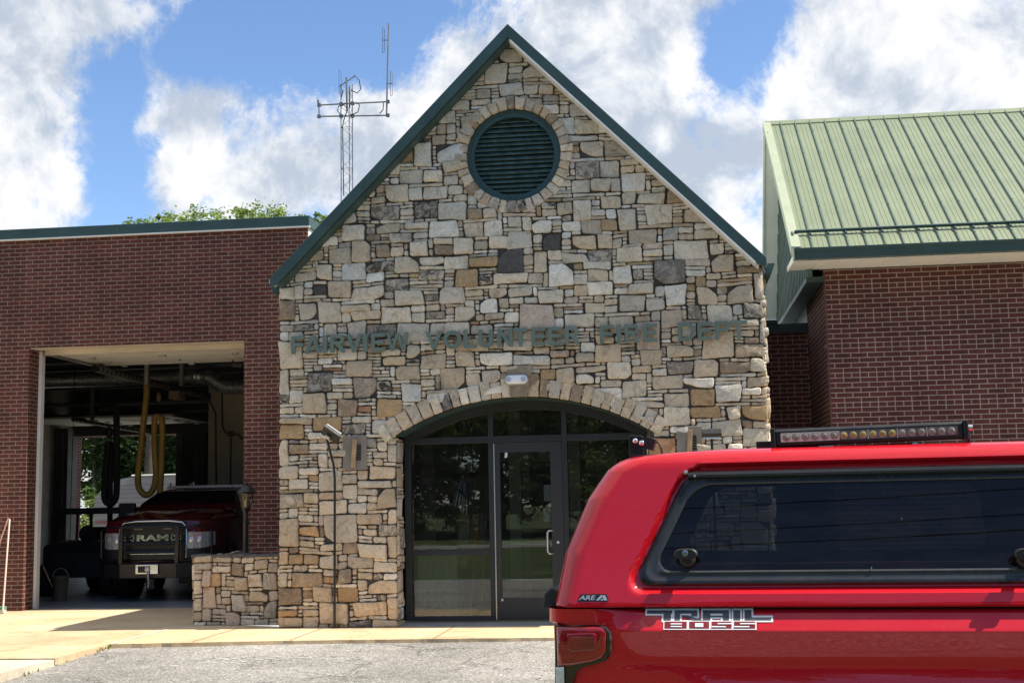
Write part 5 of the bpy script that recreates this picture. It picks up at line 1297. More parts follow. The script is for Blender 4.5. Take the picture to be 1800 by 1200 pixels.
rw = random.Random(77); lw = [(x+rw.uniform(-1.5, 1.5), -66+rw.uniform(-2, 2), z, rw.uniform(3.2, 4.6)) for x in range(-62, 66, 6) for z in (1.8, 6.0, 10.5)]
tag(leaf_cloud(rw, lw, 32000, .95).build('far_wood', LEAF_C), 'mass of leafy wood across the road behind the viewer', 'wood', kind='stuff')
# utility poles and wires along the road
pp = []
for i, x in enumerate((-24, 24, 60)):
    t = thing('utility_pole', 'wooden utility pole by the road behind the viewer', 'pole', (x, -25, -.3), group='utility poles along the road')
    MB().tube([(x, -25, -.3), (x, -25, 9.9)], [.16, .10], 10).build('pole', BARK, t, smooth=60); MB().box(x-.06, x+.06, -26.1, -23.9, 9.2, 9.35).build('crossarm', BARK, t); pp.append(x)
for (yy, zz, lb) in ((-26, 9.2, 'upper far overhead wire along the road'), (-25, 8.3, 'middle overhead wire along the road'), (-24, 7.6, 'lowest overhead wire along the road')):
    mb = MB()
    for a, b_ in zip(pp[:-1], pp[1:]): mb.tube([(a+(b_-a)*k/14, yy, zz-.9*4*(k/14)*(1-k/14)*.6) for k in range(15)], .009, 5)
    tag(mb.build('overhead_wire', BLACK), lb, 'wire', 'overhead wires along the road')
# ------------------------------------------------------------------ vehicles
def rrect(hw, z0, z1, r, n=4):
    """rounded rectangle in (x,z), counter clockwise"""
    out = []
    for (cx, cz, a0) in ((hw-r, z0+r, -math.pi/2), (hw-r, z1-r, 0), (-hw+r, z1-r, math.pi/2), (-hw+r, z0+r, math.pi)):
        for k in range(n+1):
            a = a0+math.pi/2*k/n; out.append((cx+r*math.cos(a), cz+r*math.sin(a)))
    return out
def wheel(parent, x, y, z, r, wd, axis='x', rim=ALU, label=None):
    """tyre with shoulders and tread blocks, and a spoked rim"""
    w_ = MB(); prof = [(r*.62, -wd*.42), (r*.80, -wd*.5), (r*.95, -wd*.46), (r, -wd*.34), (r, wd*.34), (r*.95, wd*.46), (r*.80, wd*.5), (r*.62, wd*.42)]
    w_.lathe(prof, (x, y, z), axis, 36)
    for k in range(36):
        a = 2*math.pi*k/36
        for s_ in (-.25, .25):
            if axis == 'x': c = Vector((x+s_*wd*1.3, y+r*math.cos(a+s_*.3), z+r*math.sin(a+s_*.3))); e = Vector((0, math.cos(a), math.sin(a))); f = Vector((0, -math.sin(a), math.cos(a))); g = Vector((1, 0, 0))
            else: c = Vector((x+r*math.cos(a+s_*.3), y+s_*wd*1.3, z+r*math.sin(a+s_*.3))); e = Vector((math.cos(a), 0, math.sin(a))); f = Vector((-math.sin(a), 0, math.cos(a))); g = Vector((0, 1, 0))
            w_.obox(c, g*wd*.17, f*r*.055, e*.009)
    t = w_.build('wheel', RUBBER, parent, smooth=40, local=True)
    m_ = MB()
    for s_ in (-1, 1): m_.lathe([(.001, s_*wd*.30), (r*.16, s_*wd*.32), (r*.17, s_*wd*.25), (r*.52, s_*wd*.22), (r*.60, s_*wd*.40), (r*.64, s_*wd*.42), (r*.64, s_*wd*.2)], (x, y, z), axis, 24)
    m_.build('rim', rim, t, smooth=40, local=True); return t

# ---- red pickup with a cap, close to the viewer
PSI = R(-4.4); PD = 5.157; PG = -.25
pd = Vector((math.cos(PSI), math.sin(PSI), 0)); pn = Vector((-math.sin(PSI), math.cos(PSI), 0))
PL = Vector((CAM.x, CAM.y, 0))+pn*PD; PL.z = PG
pk = thing('pickup_truck', 'bright red pickup truck with a matching cap and roof light bar parked before the entrance', 'pickup truck', PL, PSI)
def TP(x, y, off=0.0):
    d = ray(x, y); p = CAM+d*((PD+off)/d.dot(pn)); q = p-PL
    return Vector((q.dot(pd), p.z-PG))
ZSEAM = TP(1300, 1059).y; TILT = .235
def side_y(z): return -.004+max(0, z-ZSEAM)*TILT
rear = [(976, 1058), (992.5, 972), (1031, 877), (1065, 826.6), (1083, 807.5), (1105, 799), (1180, 793)]
RS = []
for (a, b_) in rear:
    q = TP(a, b_, 0); q = TP(a, b_, side_y(q.y)+.06); RS.append((q.y, q.x))
ztop = TP(1332, 787.5, .22).y
def rear_s(z):
    if z <= RS[0][0]: return RS[0][1]
    for (za, sa), (zb_, sb) in zip(RS[:-1], RS[1:]):
        if z <= zb_: return sa+(sb-sa)*(z-za)/(zb_-za)
    return RS[-1][1]
SF = 1.36                                                       # front of the cap
levels = [(ZSEAM-.016, .002, 0), (ZSEAM-.010, -.005, 0)]
z_t = ztop-.075; NZ = 46
for k in range(NZ+1): z = ZSEAM+(z_t-ZSEAM)*k/NZ; levels.append((z, side_y(z), 0))
y_t = side_y(z_t)
for (dz, dy) in ((.018, .006), (.036, .016), (.052, .032), (.064, .054), (.072, .085), (.077, .13), (.081, .20), (.085, .32), (.088, .50), (.090, .75)): levels.append((z_t+dz, y_t+dy, dy))
NS = 176; WID = 2.0
fl_ = lambda x, y: TP(x, y, .09)
wbl, wtl, wtr = fl_(1121, 1022), fl_(1205, 829), fl_(1800, 818)
w_z0, w_z1 = fl_(1400, 1022.5).y, fl_(1400, 826).y; w_s0, w_s1 = fl_(1117, 1000).x, 1.14
wl = fl_(1186, 846); KS = (wl.x-fl_(1121, 985).x)/(wl.y-fl_(1121, 985).y)
def sdf(s_, z, grow=0.0, r=.075):
    """signed distance to the slant-ended window, negative inside"""
    m0 = w_s0-grow; m1 = w_s1+grow; zc = (w_z0+w_z1)/2
    sl_ = s_-KS*(z-w_z0)*(1 if s_ < (m0+m1)/2 else -.35)
    hx_, hz_ = (m1-m0)/2-r, (w_z1-w_z0)/2+grow-r
    dx, dz = abs(sl_-(m0+m1)/2)-hx_, abs(z-zc)-hz_
    return math.hypot(max(dx, 0), max(dz, 0))+min(max(dx, dz), 0)-r
def outline(grow, r=.075, n=9, nst=26):
    m0, m1 = w_s0-grow, w_s1+grow; z0, z1 = w_z0-grow, w_z1+grow; P = []
    for (cx, cz, a0) in ((m1-r, z0+r, -math.pi/2), (m1-r, z1-r, 0), (m0+r, z1-r, math.pi/2), (m0+r, z0+r, math.pi)):
        for k in range(n+1):
            a = a0+math.pi/2*k/n; P.append((cx+r*math.cos(a), cz+r*math.sin(a)))
    return [(s_+KS*(z-w_z0)*(1 if s_ < (m0+m1)/2 else -.35), z) for s_, z in P]
REC = .030
def recess(s_, z):
    d = sdf(s_, z, .036, .095); t = min(1, max(0, -d/.022+.1)); t = t*t*(3-2*t); return REC*t
rings = []
for (z, yi, top_in) in levels:
    sr, sf = rear_s(z)+top_in*.9, SF-max(0, z-ZSEAM)*.10-top_in*.8
    if top_in == 0: pass
    rc = .085+max(0, z-ZSEAM)*.06+top_in*.25
    rc = min(rc, (WID/2-yi)*.9)
    ring = []
    for k in range(NS+1):                                       # side towards the viewer
        s_ = sr+rc+(sf-sr-2*rc)*k/NS; ring.append((s_, yi+(recess(s_, z) if top_in == 0 and z > ZSEAM else 0), z))
    for k in range(1, 7): a = math.pi/2*k/7; ring.append((sf-rc+rc*math.sin(a), yi+rc-rc*math.cos(a), z))
    for k in range(9): ring.append((sf, yi+rc+(WID-2*yi-2*rc)*k/8, z))
    for k in range(1, 7): a = math.pi/2*k/7; ring.append((sf-rc+rc*math.cos(a), WID-yi-rc+rc*math.sin(a), z))
    for k in range(NS+1):
        s_ = sf-rc-(sf-sr-2*rc)*k/NS; ring.append((s_, WID-yi-(recess(s_, z) if top_in == 0 and z > ZSEAM else 0), z))
    for k in range(1, 7): a = math.pi/2*k/7; ring.append((sr+rc-rc*math.sin(a), WID-yi-rc+rc*math.cos(a), z))
    for k in range(9): ring.append((sr, WID-yi-rc-(WID-2*yi-2*rc)*k/8, z))
    for k in range(1, 7): a = math.pi/2*k/7; ring.append((sr+rc-rc*math.cos(a), yi+rc-rc*math.sin(a), z))
    rings.append(ring)
mb = MB(); n_ = len(rings[0]); allv = [q for g in rings for q in g]; fs = []
for i in range(len(rings)-1):
    for k in range(n_):
        idx = (i*n_+k, i*n_+(k+1) % n_, (i+1)*n_+(k+1) % n_, (i+1)*n_+k)
        c = sum((Vector(allv[j]) for j in idx), Vector())/4
        if (c.y < .3 or c.y > WID-.3) and sdf(c.x, c.z, -.030) < 0 and rings[i][0][2] < z_t: continue
        fs.append(idx)
fs.append(tuple((len(rings)-1)*n_+k for k in range(n_)))
mb.raw(allv, fs); cap = mb.build('truck_cap', RED, pk, smooth=35, local=True)
def win(sgn):
    """black framed side window; sgn 1 faces the viewer, -1 the far side"""
    Y_ = lambda z, pr: (side_y(z)+REC-pr) if sgn > 0 else WID-(side_y(z)+REC-pr)
    mb = MB()
    prof = [(.006, -.004), (.006, .010), (-.002, .017), (-.012, .017), (-.020, .012), (-.032, .011), (-.044, .015), (-.050, .010), (-.050, -.006)]
    mb.loft([[(s_, Y_(z, p), z) for s_, z in outline(g)] for g, p in prof], cap0=False, cap1=False)
    nn_ = len(outline(0)); mb.mi = [0 if i//nn_ < 3 else 1 for i in range(len(mb.f))]
    fr_ = mb.build('side_window_frame', [M('satin_black_frame', (.010, .0105, .011), .30, var=.15, vs=6), M('grey_inner_frame', (.040, .042, .046), .28, .2, var=.1, vs=6)], cap, smooth=35, local=True)
    ol = outline(-.049); MB().poly([(s_, Y_(z, .004), z) for s_, z in ol][::1]) if False else None
    g = MB(); g.poly([(s_, Y_(z, .004), z) for s_, z in ol]); g.build('side_window_glass', TINT, fr_, local=True)
    return fr_
wf = win(1); win(-1)
# hinge rail over the window
h0, h1 = TP(1208, 836, .08), TP(1800, 822, .08)
zr = (w_z1-.008)
mb = MB(); yr = side_y(zr)+REC
mb.prism([(h0.x, yr-.012, zr-.020), (h0.x, yr-.030, zr-.014), (h0.x, yr-.034, zr-.002), (h0.x, yr-.028, zr+.008), (h0.x, yr-.016, zr+.012), (h0.x, yr-.0, zr+.012), (h0.x, yr, zr-.02)], (w_s1-.10-h0.x, 0, 0))
mb.tube([(h0.x, yr-.032, zr-.010), (w_s1-.1, yr-.032, zr-.010)], .005, 6)
mb.build('hinge_rail', M('satin_rail', (.035, .037, .04), .22, .4, var=.1), wf, smooth=40, local=True)
mb = MB(); mb.lathe([(.0, -.008), (.008, -.006), (.009, .004)], (h0.x-.008, yr-.03, zr+.010), 'y', 10); mb.lathe([(.0, -.006), (.005, -.004), (.006, .004)], (h0.x+.028, yr-.032, zr-.006), 'y', 8); mb.build('hinge_screw', ALU, wf, smooth=40, local=True)
def twist(px, py):
    q = TP(px, py, .07); y0 = side_y(q.y)+REC-.012; mb = MB()
    mb.lathe([(.032, .006), (.032, -.016), (.026, -.022), (.02, -.024), (.019, -.048)], (q.x+.002, y0, q.y-.010), 'y', 20)
    P = []
    for k in range(28):
        a = 2*math.pi*k/28; rr = .024+.022*abs(math.cos(a))**3; P.append((q.x+rr*math.cos(a)*1.02, q.y+.012+rr*math.sin(a)*.9))
    mb.loft([[(x_*1, y0-d, z_) for x_, z_ in [(q.x+(a-q.x)*sc, q.y+.012+(b_-q.y-.012)*sc) for a, b_ in P]] for d, sc in ((.044, .9), (.050, 1), (.066, 1), (.072, .85))])
    t = mb.build('twist_handle', BLACKP, wf, smooth=40, local=True)
    MB().lathe([(.012, 0), (.012, -.006), (.008, -.008), (.0, -.008)], (q.x-.002, y0-.070, q.y+.016), 'y', 16).build('lock', M('lock_metal', (.25, .28, .33), .3, .8), t, smooth=40, local=True)
twist(1208, 977); twist(1799, 977)
MB().prism([(TP(1530, 998, .07).x, side_y(w_z0+.05)+REC-.018, w_z0+.044), (TP(1530, 998, .07).x+.004, side_y(w_z0+.05)+REC-.018, w_z0+.044), (TP(1530, 998, .07).x+.004, side_y(w_z0+.05)+REC-.018, w_z0+.060), (TP(1530, 998, .07).x, side_y(w_z0+.05)+REC-.018, w_z0+.060)], (0, .004, 0)).build('frame_joint', ALU, wf, local=True)
# dark cap lining so the far window and the bed read through the tint
mb = MB(); mb.box(-.70, 1.28, .10, WID-.10, .95, .97); mb.build('bed_floor', BLACKP, pk, local=True)
# bed: cross-section of the side, swept along the truck and round the tail
BS = TP(962, 1062, .04).x; BF = 1.33
bprof = [(1.45, .06), (ZSEAM-.012, .060), (ZSEAM-.020, .030), (ZSEAM-.028, .014), (ZSEAM-.040, .006), (ZSEAM-.060, .000)]
zc2 = TP(1400, 1107.5).y
bprof = [(ZSEAM-.022, .20), (ZSEAM-.023, .040), (ZSEAM-.026, .024), (ZSEAM-.032, .016)]
for k in range(9): t = k/8; bprof.append((ZSEAM-.036+(zc2+.006-ZSEAM+.036)*t, .012-.041*t))
bprof += [(zc2+.001, -.0315), (zc2-.004, -.0300), (zc2-.016, -.021)]
for k in range(1, 17):
    t = k/16; z = zc2-.016-.30*t; bprof.append((z, -.021+.048*math.sin(min(1, t/.42)*math.pi/2)-(.046*((t-.42)/.58)**1.3 if t > .42 else 0)))
zl_ = bprof[-1][0]; bprof += [(zl_-.12, -.030), (zl_-.24, -.020), (zl_-.36, .010), (zl_-.40, .06)]
def flare(s_, z):
    """stamped relief round the tail lamp and the diagonal swage towards the wheel arch"""
    t = min(1, max(0, (s_-BS-.20)/.22)); t = t*t*(3-2*t); return t
rings = []
zlamp = TP(1000, 1096).y
def wedge_y(yi, s_, z):
    """the wheel-arch bulge only begins past a slanting line behind the tail lamp"""
    if z > zc2-.14: return yi
    sd_ = TP(1150, 1140).x+(zc2-.10-z)*.9; t = min(1, max(0, (s_-sd_)/.10)); t = t*t*(3-2*t)
    return yi*t+(.022)*(1-t)
for (z, yi0) in bprof:
    yi = yi0; ring = []; rc = .085; tl_ = max(0, zc2-z)*.05
    rcs = min(1, max(0, (zlamp-z)/.004)); sr = BS+tl_+.030*rcs
    for k in range(61):
        s_ = sr+rc+(BF-sr-rc)*k/60; f = flare(s_, z); yi = wedge_y(yi0, s_, z); y_ = yi*f+(.008-(zc2-z)*.0-.0)*(1-f) if z > zc2-.34 and z < ZSEAM-.02 else yi
        ring.append((s_, y_, z))
    for k in range(61):
        s_ = BF-(BF-sr-rc)*k/60; f = flare(s_, z); yi = yi0; y_ = yi*f+.008*(1-f) if z > zc2-.34 and z < ZSEAM-.02 else yi
        ring.append((s_, WID-y_, z))
    y0 = ring[0][1]
    for k in range(1, 8): a = math.pi/2*k/8; ring.append((sr+rc-rc*math.sin(a), WID-y0-rc+rc*math.cos(a), z))
    ring.append((sr, WID-y0-rc, z)); ring.append((sr, y0+rc, z))
    for k in range(1, 8): a = math.pi/2*k/8; ring.append((sr+rc-rc*math.cos(a), y0+rc-rc*math.sin(a), z))
    rings.append(ring)
mb = MB(); mb.loft(rings, cap0=False); bed = mb.build('bed_side', RED, pk, smooth=30, local=True)
mb = MB(); mb.box(BS+.06, BF-.02, .035, WID-.035, ZSEAM-.07, ZSEAM-.008); mb.build('cap_seal', BLACKP, pk, local=True)
# tailgate with a black lip, rear bumper
mb = MB(); mb.loft([[(BS+.012, y, z), (BS+.05, y, z), (BS+.05, y2, z), (BS+.012, y2, z)] for y, y2, z in ((.16, WID-.16, .86), (.13, WID-.13, 1.0), (.10, WID-.10, ZSEAM-.03))]); mb.build('tailgate', RED, pk, bevel=.012, local=True)
q = TP(963, 1048, .2); mb = MB(); mb.prism([(BS-.04, .14, ZSEAM-.03), (BS+.06, .14, ZSEAM-.03), (BS+.07, .14, ZSEAM+.02), (BS+.0, .14, ZSEAM+.055), (BS-.03, .14, ZSEAM+.03)], (0, WID-.28, 0)); mb.build('tailgate_lip', BLACKP, pk, bevel=.008, local=True)
mb = MB(); mb.box(BS-.16, BS+.05, .04, WID-.04, .52, .74); mb.build('rear_bumper', CHROME, pk, bevel=.03, local=True)
# tail lamp
TL = [(975, 1098), (1052, 1098), (1066, 1101), (1074, 1110), (1076, 1128), (1074, 1148), (1066, 1160), (1048, 1166), (1028, 1170), (1014, 1180), (1008, 1200), (1006, 1235), (1004, 1300), (972, 1300)]
def lampring(sc, off, dz=0):
    P = [TP(x, y, 0) for x, y in TL]; c = Vector((BS+.05, P[5].y-.04)); out = []
    for p in P: out.append(Vector((max(BS-.004, c.x+(p.x-c.x)*sc), c.y+(p.y-c.y)*sc)))
    return [(p.x, off+.055*max(0, 1-(p.x-BS)/.09)**2, p.y) for p in out]
mb = MB(); mb.loft([lampring(1.0, .03), lampring(1.0, .0), lampring(.97, -.006)]); tlm = mb.build('tail_lamp', M('lamp_dark_red', (.030, .004, .006), .15, var=.1, coat=1), pk, smooth=30, local=True)
REDL = M('red_lens', (.27, .006, .011), .08, var=.25, vs=14, coat=1); REDI = M('red_lens_inner', (.22, .008, .014), .12, var=.3, vs=20, coat=1)
def px_prism(P, y0, y1, name, mat, par, bevel=.004, clampx=True):
    q = [TP(x, y, 0) for x, y in P]; mb = MB(); mb.prism([(v.x, y1, v.y) for v in q], (0, y0-y1, 0)); return mb.build(name, mat, par, bevel=bevel, local=True)
def soft_lens(P, y0, name, mat, par, dome=.008):
    q = [TP(x, y, 0) for x, y in P]; c = sum(q, Vector((0, 0)))/len(q); rs = []
    for g, d in ((1, 0), (1, dome*.5), (.94, dome*.9), (.8, dome)):
        rs.append([(c.x+(v.x-c.x)*g, y0+.05*max(0, 1-(c.x+(v.x-c.x)*g-BS)/.09)**2-d, c.y+(v.y-c.y)*g) for v in q])
    mb = MB(); mb.loft(rs); return mb.build(name, mat, par, smooth=50, local=True)
soft_lens([(978, 1101), (1052, 1101), (1062, 1104), (1066, 1114), (1065, 1142), (1058, 1154), (1042, 1161), (1004, 1168), (980, 1170)], -.006, 'red_lens', REDL, tlm)
soft_lens([(998, 1112), (1045, 1111), (1050, 1115), (1049, 1136), (1043, 1141), (1005, 1144), (998, 1138)], -.0145, 'inner_lens', REDI, tlm, .004)
soft_lens([(976, 1172), (992, 1171), (993, 1230), (976, 1230)], -.006, 'reverse_lens', M('clear_lens', (.52, .52, .50), .15, var=.2, vs=30, coat=1), tlm)
# decals: each stroke is a rectangle with a white surround
def decal(strokes, x0, y0, x1, y1, name, fills, par=None, lift=.0015, border=.0068):
    """strokes in a 0..1 box; white surround below, dark fill on top, laid on the shoulder of the bed"""
    A_, B_ = TP(x0, y1), TP(x1, y0); W_, H_ = B_.x-A_.x, B_.y-A_.y
    def ysurf(z): return .012-.041*(ZSEAM-.036-z)/(ZSEAM-.036-zc2-.006)-.001
    mbw, mbd = MB(), {}
    for st in strokes:
        c = st[0]; P = [(A_.x+u*W_, A_.y+v*H_) for u, v in st[1]]
        ctr = Vector((sum(p[0] for p in P)/len(P), sum(p[1] for p in P)/len(P)))
        def grow(p, g):
            i = P.index(p); a, b_ = Vector(P[i-1]), Vector(P[(i+1) % len(P)]); v = Vector(p)
            e1 = (v-a).normalized(); e2 = (b_-v).normalized(); n1_ = Vector((e1.y, -e1.x)); n2_ = Vector((e2.y, -e2.x)); k = (n1_+n2_)
            return v+k/max(.35, k.length_squared)*2*g*.999 if k.length > .1 else v
        Wp = [grow(p, border) for p in P]
        dd = len(mbw.f)*1.2e-5
        mbw.poly([(p[0], ysurf(p[1])-lift-dd, p[1]) for p in Wp][::-1] if False else [(p[0], ysurf(p[1])-lift-dd, p[1]) for p in Wp])
        mbd.setdefault(c, MB()).poly([(p[0], ysurf(p[1])-lift-.0012-dd, p[1]) for p in P])
    o = mbw.build(name, M('decal_white', (.78, .78, .78), .4, var=0), bed, local=True)
    for c, m_ in mbd.items(): m_.build(name+'_fill', fills[c], o, local=True)
def rc_(x0, y0, x1, y1, c=0): return (c, [(x0, y0), (x1, y0), (x1, y1), (x0, y1)])
sh_ = .012
TR = [rc_(.0, .80, .205, .97), rc_(.135, .46, .195, .85),                              # T
      rc_(.225, .80, .41, .97), rc_(.225, .46, .27, .80), (0, [(.27, .72), (.33, .72), (.46, .46), (.375, .46)]), rc_(.36, .66, .41, .82),   # R
      rc_(.455, .80, .665, .97), rc_(.455, .46, .515, .82), rc_(.615, .46, .665, .82), rc_(.515, .62, .615, .70),                   # A
      rc_(.70, .46, .755, .97),                                                          # I
      rc_(.79, .46, .845, .97), rc_(.845, .46, 1.0, .60)]                                # L
BO = [rc_(.145, .05, .325, .40, 1), rc_(.345, .05, .505, .40, 1), rc_(.525, .05, .685, .40, 1), rc_(.705, .05, .872, .40, 1)]
BW = [rc_(.195, .26, .285, .31, 2), rc_(.195, .13, .285, .18, 2), rc_(.392, .13, .458, .32, 2), rc_(.572, .27, .685, .32, 2), rc_(.525, .12, .638, .17, 2), rc_(.752, .27, .872, .32, 2), rc_(.705, .12, .825, .17, 2)]
decal(TR, 1138, 1071, 1355, 1104, 'trail_boss_decal', {0: M('decal_grey', (.055, .06, .07), .35, var=.3, vs=30), 1: None})
decal(BO, 1138, 1071, 1355, 1104, 'trail_boss_decal', {1: M('decal_red', (.20, .012, .02), .35, var=.3, vs=30)}, border=.0045)
decal(BW, 1138, 1071, 1355, 1104, 'trail_boss_decal', {2: M('decal_white', (.78, .78, .78))}, lift=.0045, border=.0002)
# maker's badge on the cap
a, b_ = TP(1016, 1056, .01), TP(1069, 1043, .01)
def cs(x, y, d): return (x, side_y(y)-.0015-d, y)
mb = MB(); mb.poly([cs(a.x, a.y, 0), cs(b_.x+.004, a.y, 0), cs(b_.x-.006, b_.y, 0), cs(a.x+.012, b_.y, 0)]); bd = mb.build('cap_badge', M('badge_black', (.02, .015, .016), .3, var=0), cap, local=True)
mb = MB(); flat_text(mb, 'ARE', lambda x, y, d: cs(x+(y-a.y)*.3, y, .001+d), .0015, a.x+.004, a.x+.066, a.y+.006, b_.y-.005, .02)
p0, p1 = a.x+.074, b_.x-.006
for P in ([(p0, .15), (p0+.012, .15), (p0+.032, .85), (p0+.020, .85)], [(p0+.024, .85), (p0+.036, .85), (p1+.004, .15), (p1-.010, .15)], [(p0+.018, .15), (p1-.012, .15), (p1-.016, .36), (p0+.024, .36)]):
    mb.prism([cs(x+.0, a.y+(b_.y-a.y)*v, .001) for x, v in P], (0, -.0015, 0))
mb.build('badge_letters', M('badge_silver', (.60, .60, .61), .3, .6, var=.05), bd, local=True)
# roof light bar
Pl, Pr = TP(1363, 770, .26), TP(1692, 756, .26); yb0 = .24
lb_ = MB(); ax = Vector((Pr.x-Pl.x, 0, Pr.y-Pl.y)); L_b = ax.length; ax.normalize(); az_ = Vector((-ax.z, 0, ax.x)); ay_ = Vector((0, 1, 0)); c0 = Vector(((Pl.x+Pr.x)/2, yb0+.03, (Pl.y+Pr.y)/2))
prof = [(-.030, -.030), (-.030, .026), (-.020, .036), (.030, .036), (.045, .02), (.045, -.02), (.03, -.034), (-.022, -.036)]
lb_.loft([[c0+ax*(s_*L_b/2)+ay_*p+az_*q for p, q in prof] for s_ in (-1, 1)])
for s_ in (-1, 1): lb_.obox(c0+ax*s_*(L_b/2+.010)+ay_*.0, ax*.010, ay_*.036, az_*.040)
lbar = lb_.build('light_bar', BLACK, pk, bevel=.004, local=True)
MB().obox(c0-ay_*.029, ax*(L_b/2-.02), ay_*.0015, az_*.0185).build('reflector_strip', M('reflector_grey', (.13, .13, .13), .4, 0, var=.3, vs=14), lbar, local=True)
MB().obox(c0-ay_*.0300-ax*(L_b/2-.02)*.66, ax*(L_b/2-.02)*.335, ay_*.0015, az_*.0185).build('reflector_strip', M('reflector_white', (.62, .61, .55), .4, 0, var=.1), lbar, local=True)
nled = 18; LEDW = M('led_pale', (.24, .235, .20), .35, 0, var=.35, vs=90); LEDY = M('led_yellow', (.34, .29, .09), .35, 0, var=.4, vs=90); LEDR = M('led_ring', (.34, .34, .33), .4, 0, var=.1)
for k in range(nled):
    cc = c0+ax*((k+.5)/nled-.5)*(L_b-.05); ms = MB()
    ms.lathe([(.0160, -.0315), (.0160, -.0335), (.0140, -.0325)], (cc.x, cc.y, cc.z), 'y', 18)
    r_o = ms.build('led_lamp', LEDR, lbar, smooth=40, local=True)
    m3 = MB(); m3.lathe([(.0138, -.0322), (.0110, -.0345), (.006, -.0355), (.0, -.0357)], (cc.x, cc.y, cc.z), 'y', 16); m3.build('lens', LEDY if 6 <= k < 12 else LEDW, r_o, smooth=60, local=True)
for k in range(5):
    cc = c0+ax*((k+1)*3/nled-.5)*(L_b-.05); MB().obox(cc-ay_*.032, ax*.0015, ay_*.002, az_*.0185).build('divider', M('reflector_pale', (.6, .6, .58), .3), lbar, local=True)
mb = MB(); zb_ = ztop+.004
mb.tube([c0+ax*(-L_b/2)+az_*.03-ay_*.02, c0+ax*(-L_b/2-.008)-az_*.03-ay_*.02, c0+ax*(-L_b/2+.02)-az_*.052-ay_*.02, c0+ax*(-L_b/2+.30)-az_*.056-ay_*.02], .006, 6)
mb.tube([c0+ax*(L_b/2+.022)+az_*.03, c0+ax*(L_b/2+.024)-az_*.045, c0+ax*(L_b/2)-az_*.056, c0+ax*(L_b/2-.34)-az_*.056], .006, 6)
mb.obox(c0+ax*(-L_b/2+.13)-az_*.045+ay_*.03, ax*.10, ay_*.03, az_*.014); mb.obox(c0+ax*(.02)-az_*.050+ay_*.03, ax*(L_b*.22), ay_*.02, az_*.010)
mb.obox(c0+ax*(-L_b/2-.045)-az_*.032+ay_*.12, ax*.035, ay_*.06, az_*.024)
mb.build('light_bar_bracket', BLACK, pk, smooth=30, local=True)
mb = MB(); mb.lathe([(0, -.012), (.012, -.01), (.012, .01)], c0+ax*(L_b*.22+.02)-az_*.048-ay_*.0, 'y', 10); mb.lathe([(0, .0), (.012, .004), (.012, .02)], c0+ax*(L_b/2+.02)+az_*.01, 'x', 10); mb.obox(c0+ax*(-L_b/2+.2)-az_*.046-ay_*.018, ax*.03, ay_*.006, az_*.007); mb.build('bracket_bolt', ALU, pk, smooth=40, local=True)
# twin work lamps on the rear corner of the roof
q = TP(1119, 782, .30); yl_ = .30
mb = MB(); pr_ = [(q.x-.033, q.y-.045), (q.x+.030, q.y-.045), (q.x+.030, q.y+.030), (q.x+.024, q.y+.040), (q.x-.026, q.y+.042), (q.x-.033, q.y+.034)]
mb.prism([(x, yl_-.004, z) for x, z in pr_], (0, .008, 0)); mb.box(q.x-.03, q.x+.09, yl_-.02, yl_+.06, q.y-.075, q.y-.042)
wk = mb.build('work_lamp', BLACK, pk, bevel=.003, local=True)
mb = MB()
for dx, dz in ((-.004, .018), (.022, .008)): mb.lathe([(0, -.012), (.009, -.010), (.012, -.004), (.013, .0)], (q.x+dx, yl_-.005, q.y+dz), 'y', 14)
mb.build('bolt', CHROME, wk, smooth=60, local=True)
mb = MB(); mb.obox((q.x+.055, yl_+.03, q.y+.006), (.020, 0, -.008), (0, .03, 0), (.008, 0, .024)); mb.tube([(q.x+.07, yl_+.02, q.y+.012), (q.x+.09, yl_+.015, q.y+.01), (q.x+.102, yl_+.01, q.y-.012), (q.x+.108, yl_+.01, q.y-.045)], .005, 6); mb.build('lamp_pod', BLACKP, wk, bevel=.003, local=True)
# the rest of the truck: cab, bonnet, wheels (beyond the frame)
def sec(s_, hw, z0, z1, r): return [(s_, WID/2-x, z) for x, z in rrect(hw, z0, z1, r)]
mb = MB(); mb.loft([sec(s_, hw, z0, z1, .10) for s_, hw, z0, z1 in ((1.38, .99, .55, 1.40), (1.9, 1.0, .52, 1.40), (3.2, 1.0, .52, 1.40), (3.9, .98, .58, 1.36), (4.5, .95, .66, 1.30), (4.75, .86, .72, 1.22))]); mb.build('cab_body', RED, pk, smooth=40, local=True)
mb = MB(); mb.loft([[(a, y, z), (b_, y, z), (b_, y2, z), (a, y2, z)] for a, b_, y, y2, z in ((1.40, 3.45, .06, WID-.06, 1.39), (1.46, 2.80, .22, WID-.22, 1.93), (1.62, 2.62, .30, WID-.30, 1.98))]); mb.build('cab_roof', RED, pk, bevel=.05, local=True)
mb = MB(); mb.prism([(1.62, .085, 1.46), (2.95, .085, 1.46), (2.58, .19, 1.84), (1.66, .19, 1.84)], (0, .012, 0)); mb.build('door_window', M('cab_glass', (.012, .014, .016), .05, var=0, coat=1), pk, local=True)
for s_, y in ((.10, .16), (.10, WID-.16), (3.75, .16), (3.75, WID-.16)): wheel(pk, s_, y, .42, .42, .28, 'y', BLACK)
mb = MB(); mb.box(-.7, 4.5, .45, .62, .42, .58); mb.box(-.7, 4.5, WID-.62, WID-.45, .42, .58); mb.tube([(.1, .2, .42), (.1, WID-.2, .42)], .06, 8); mb.tube([(3.75, .2, .42), (3.75, WID-.2, .42)], .06, 8); mb.build('chassis', BLACKP, pk, local=True)
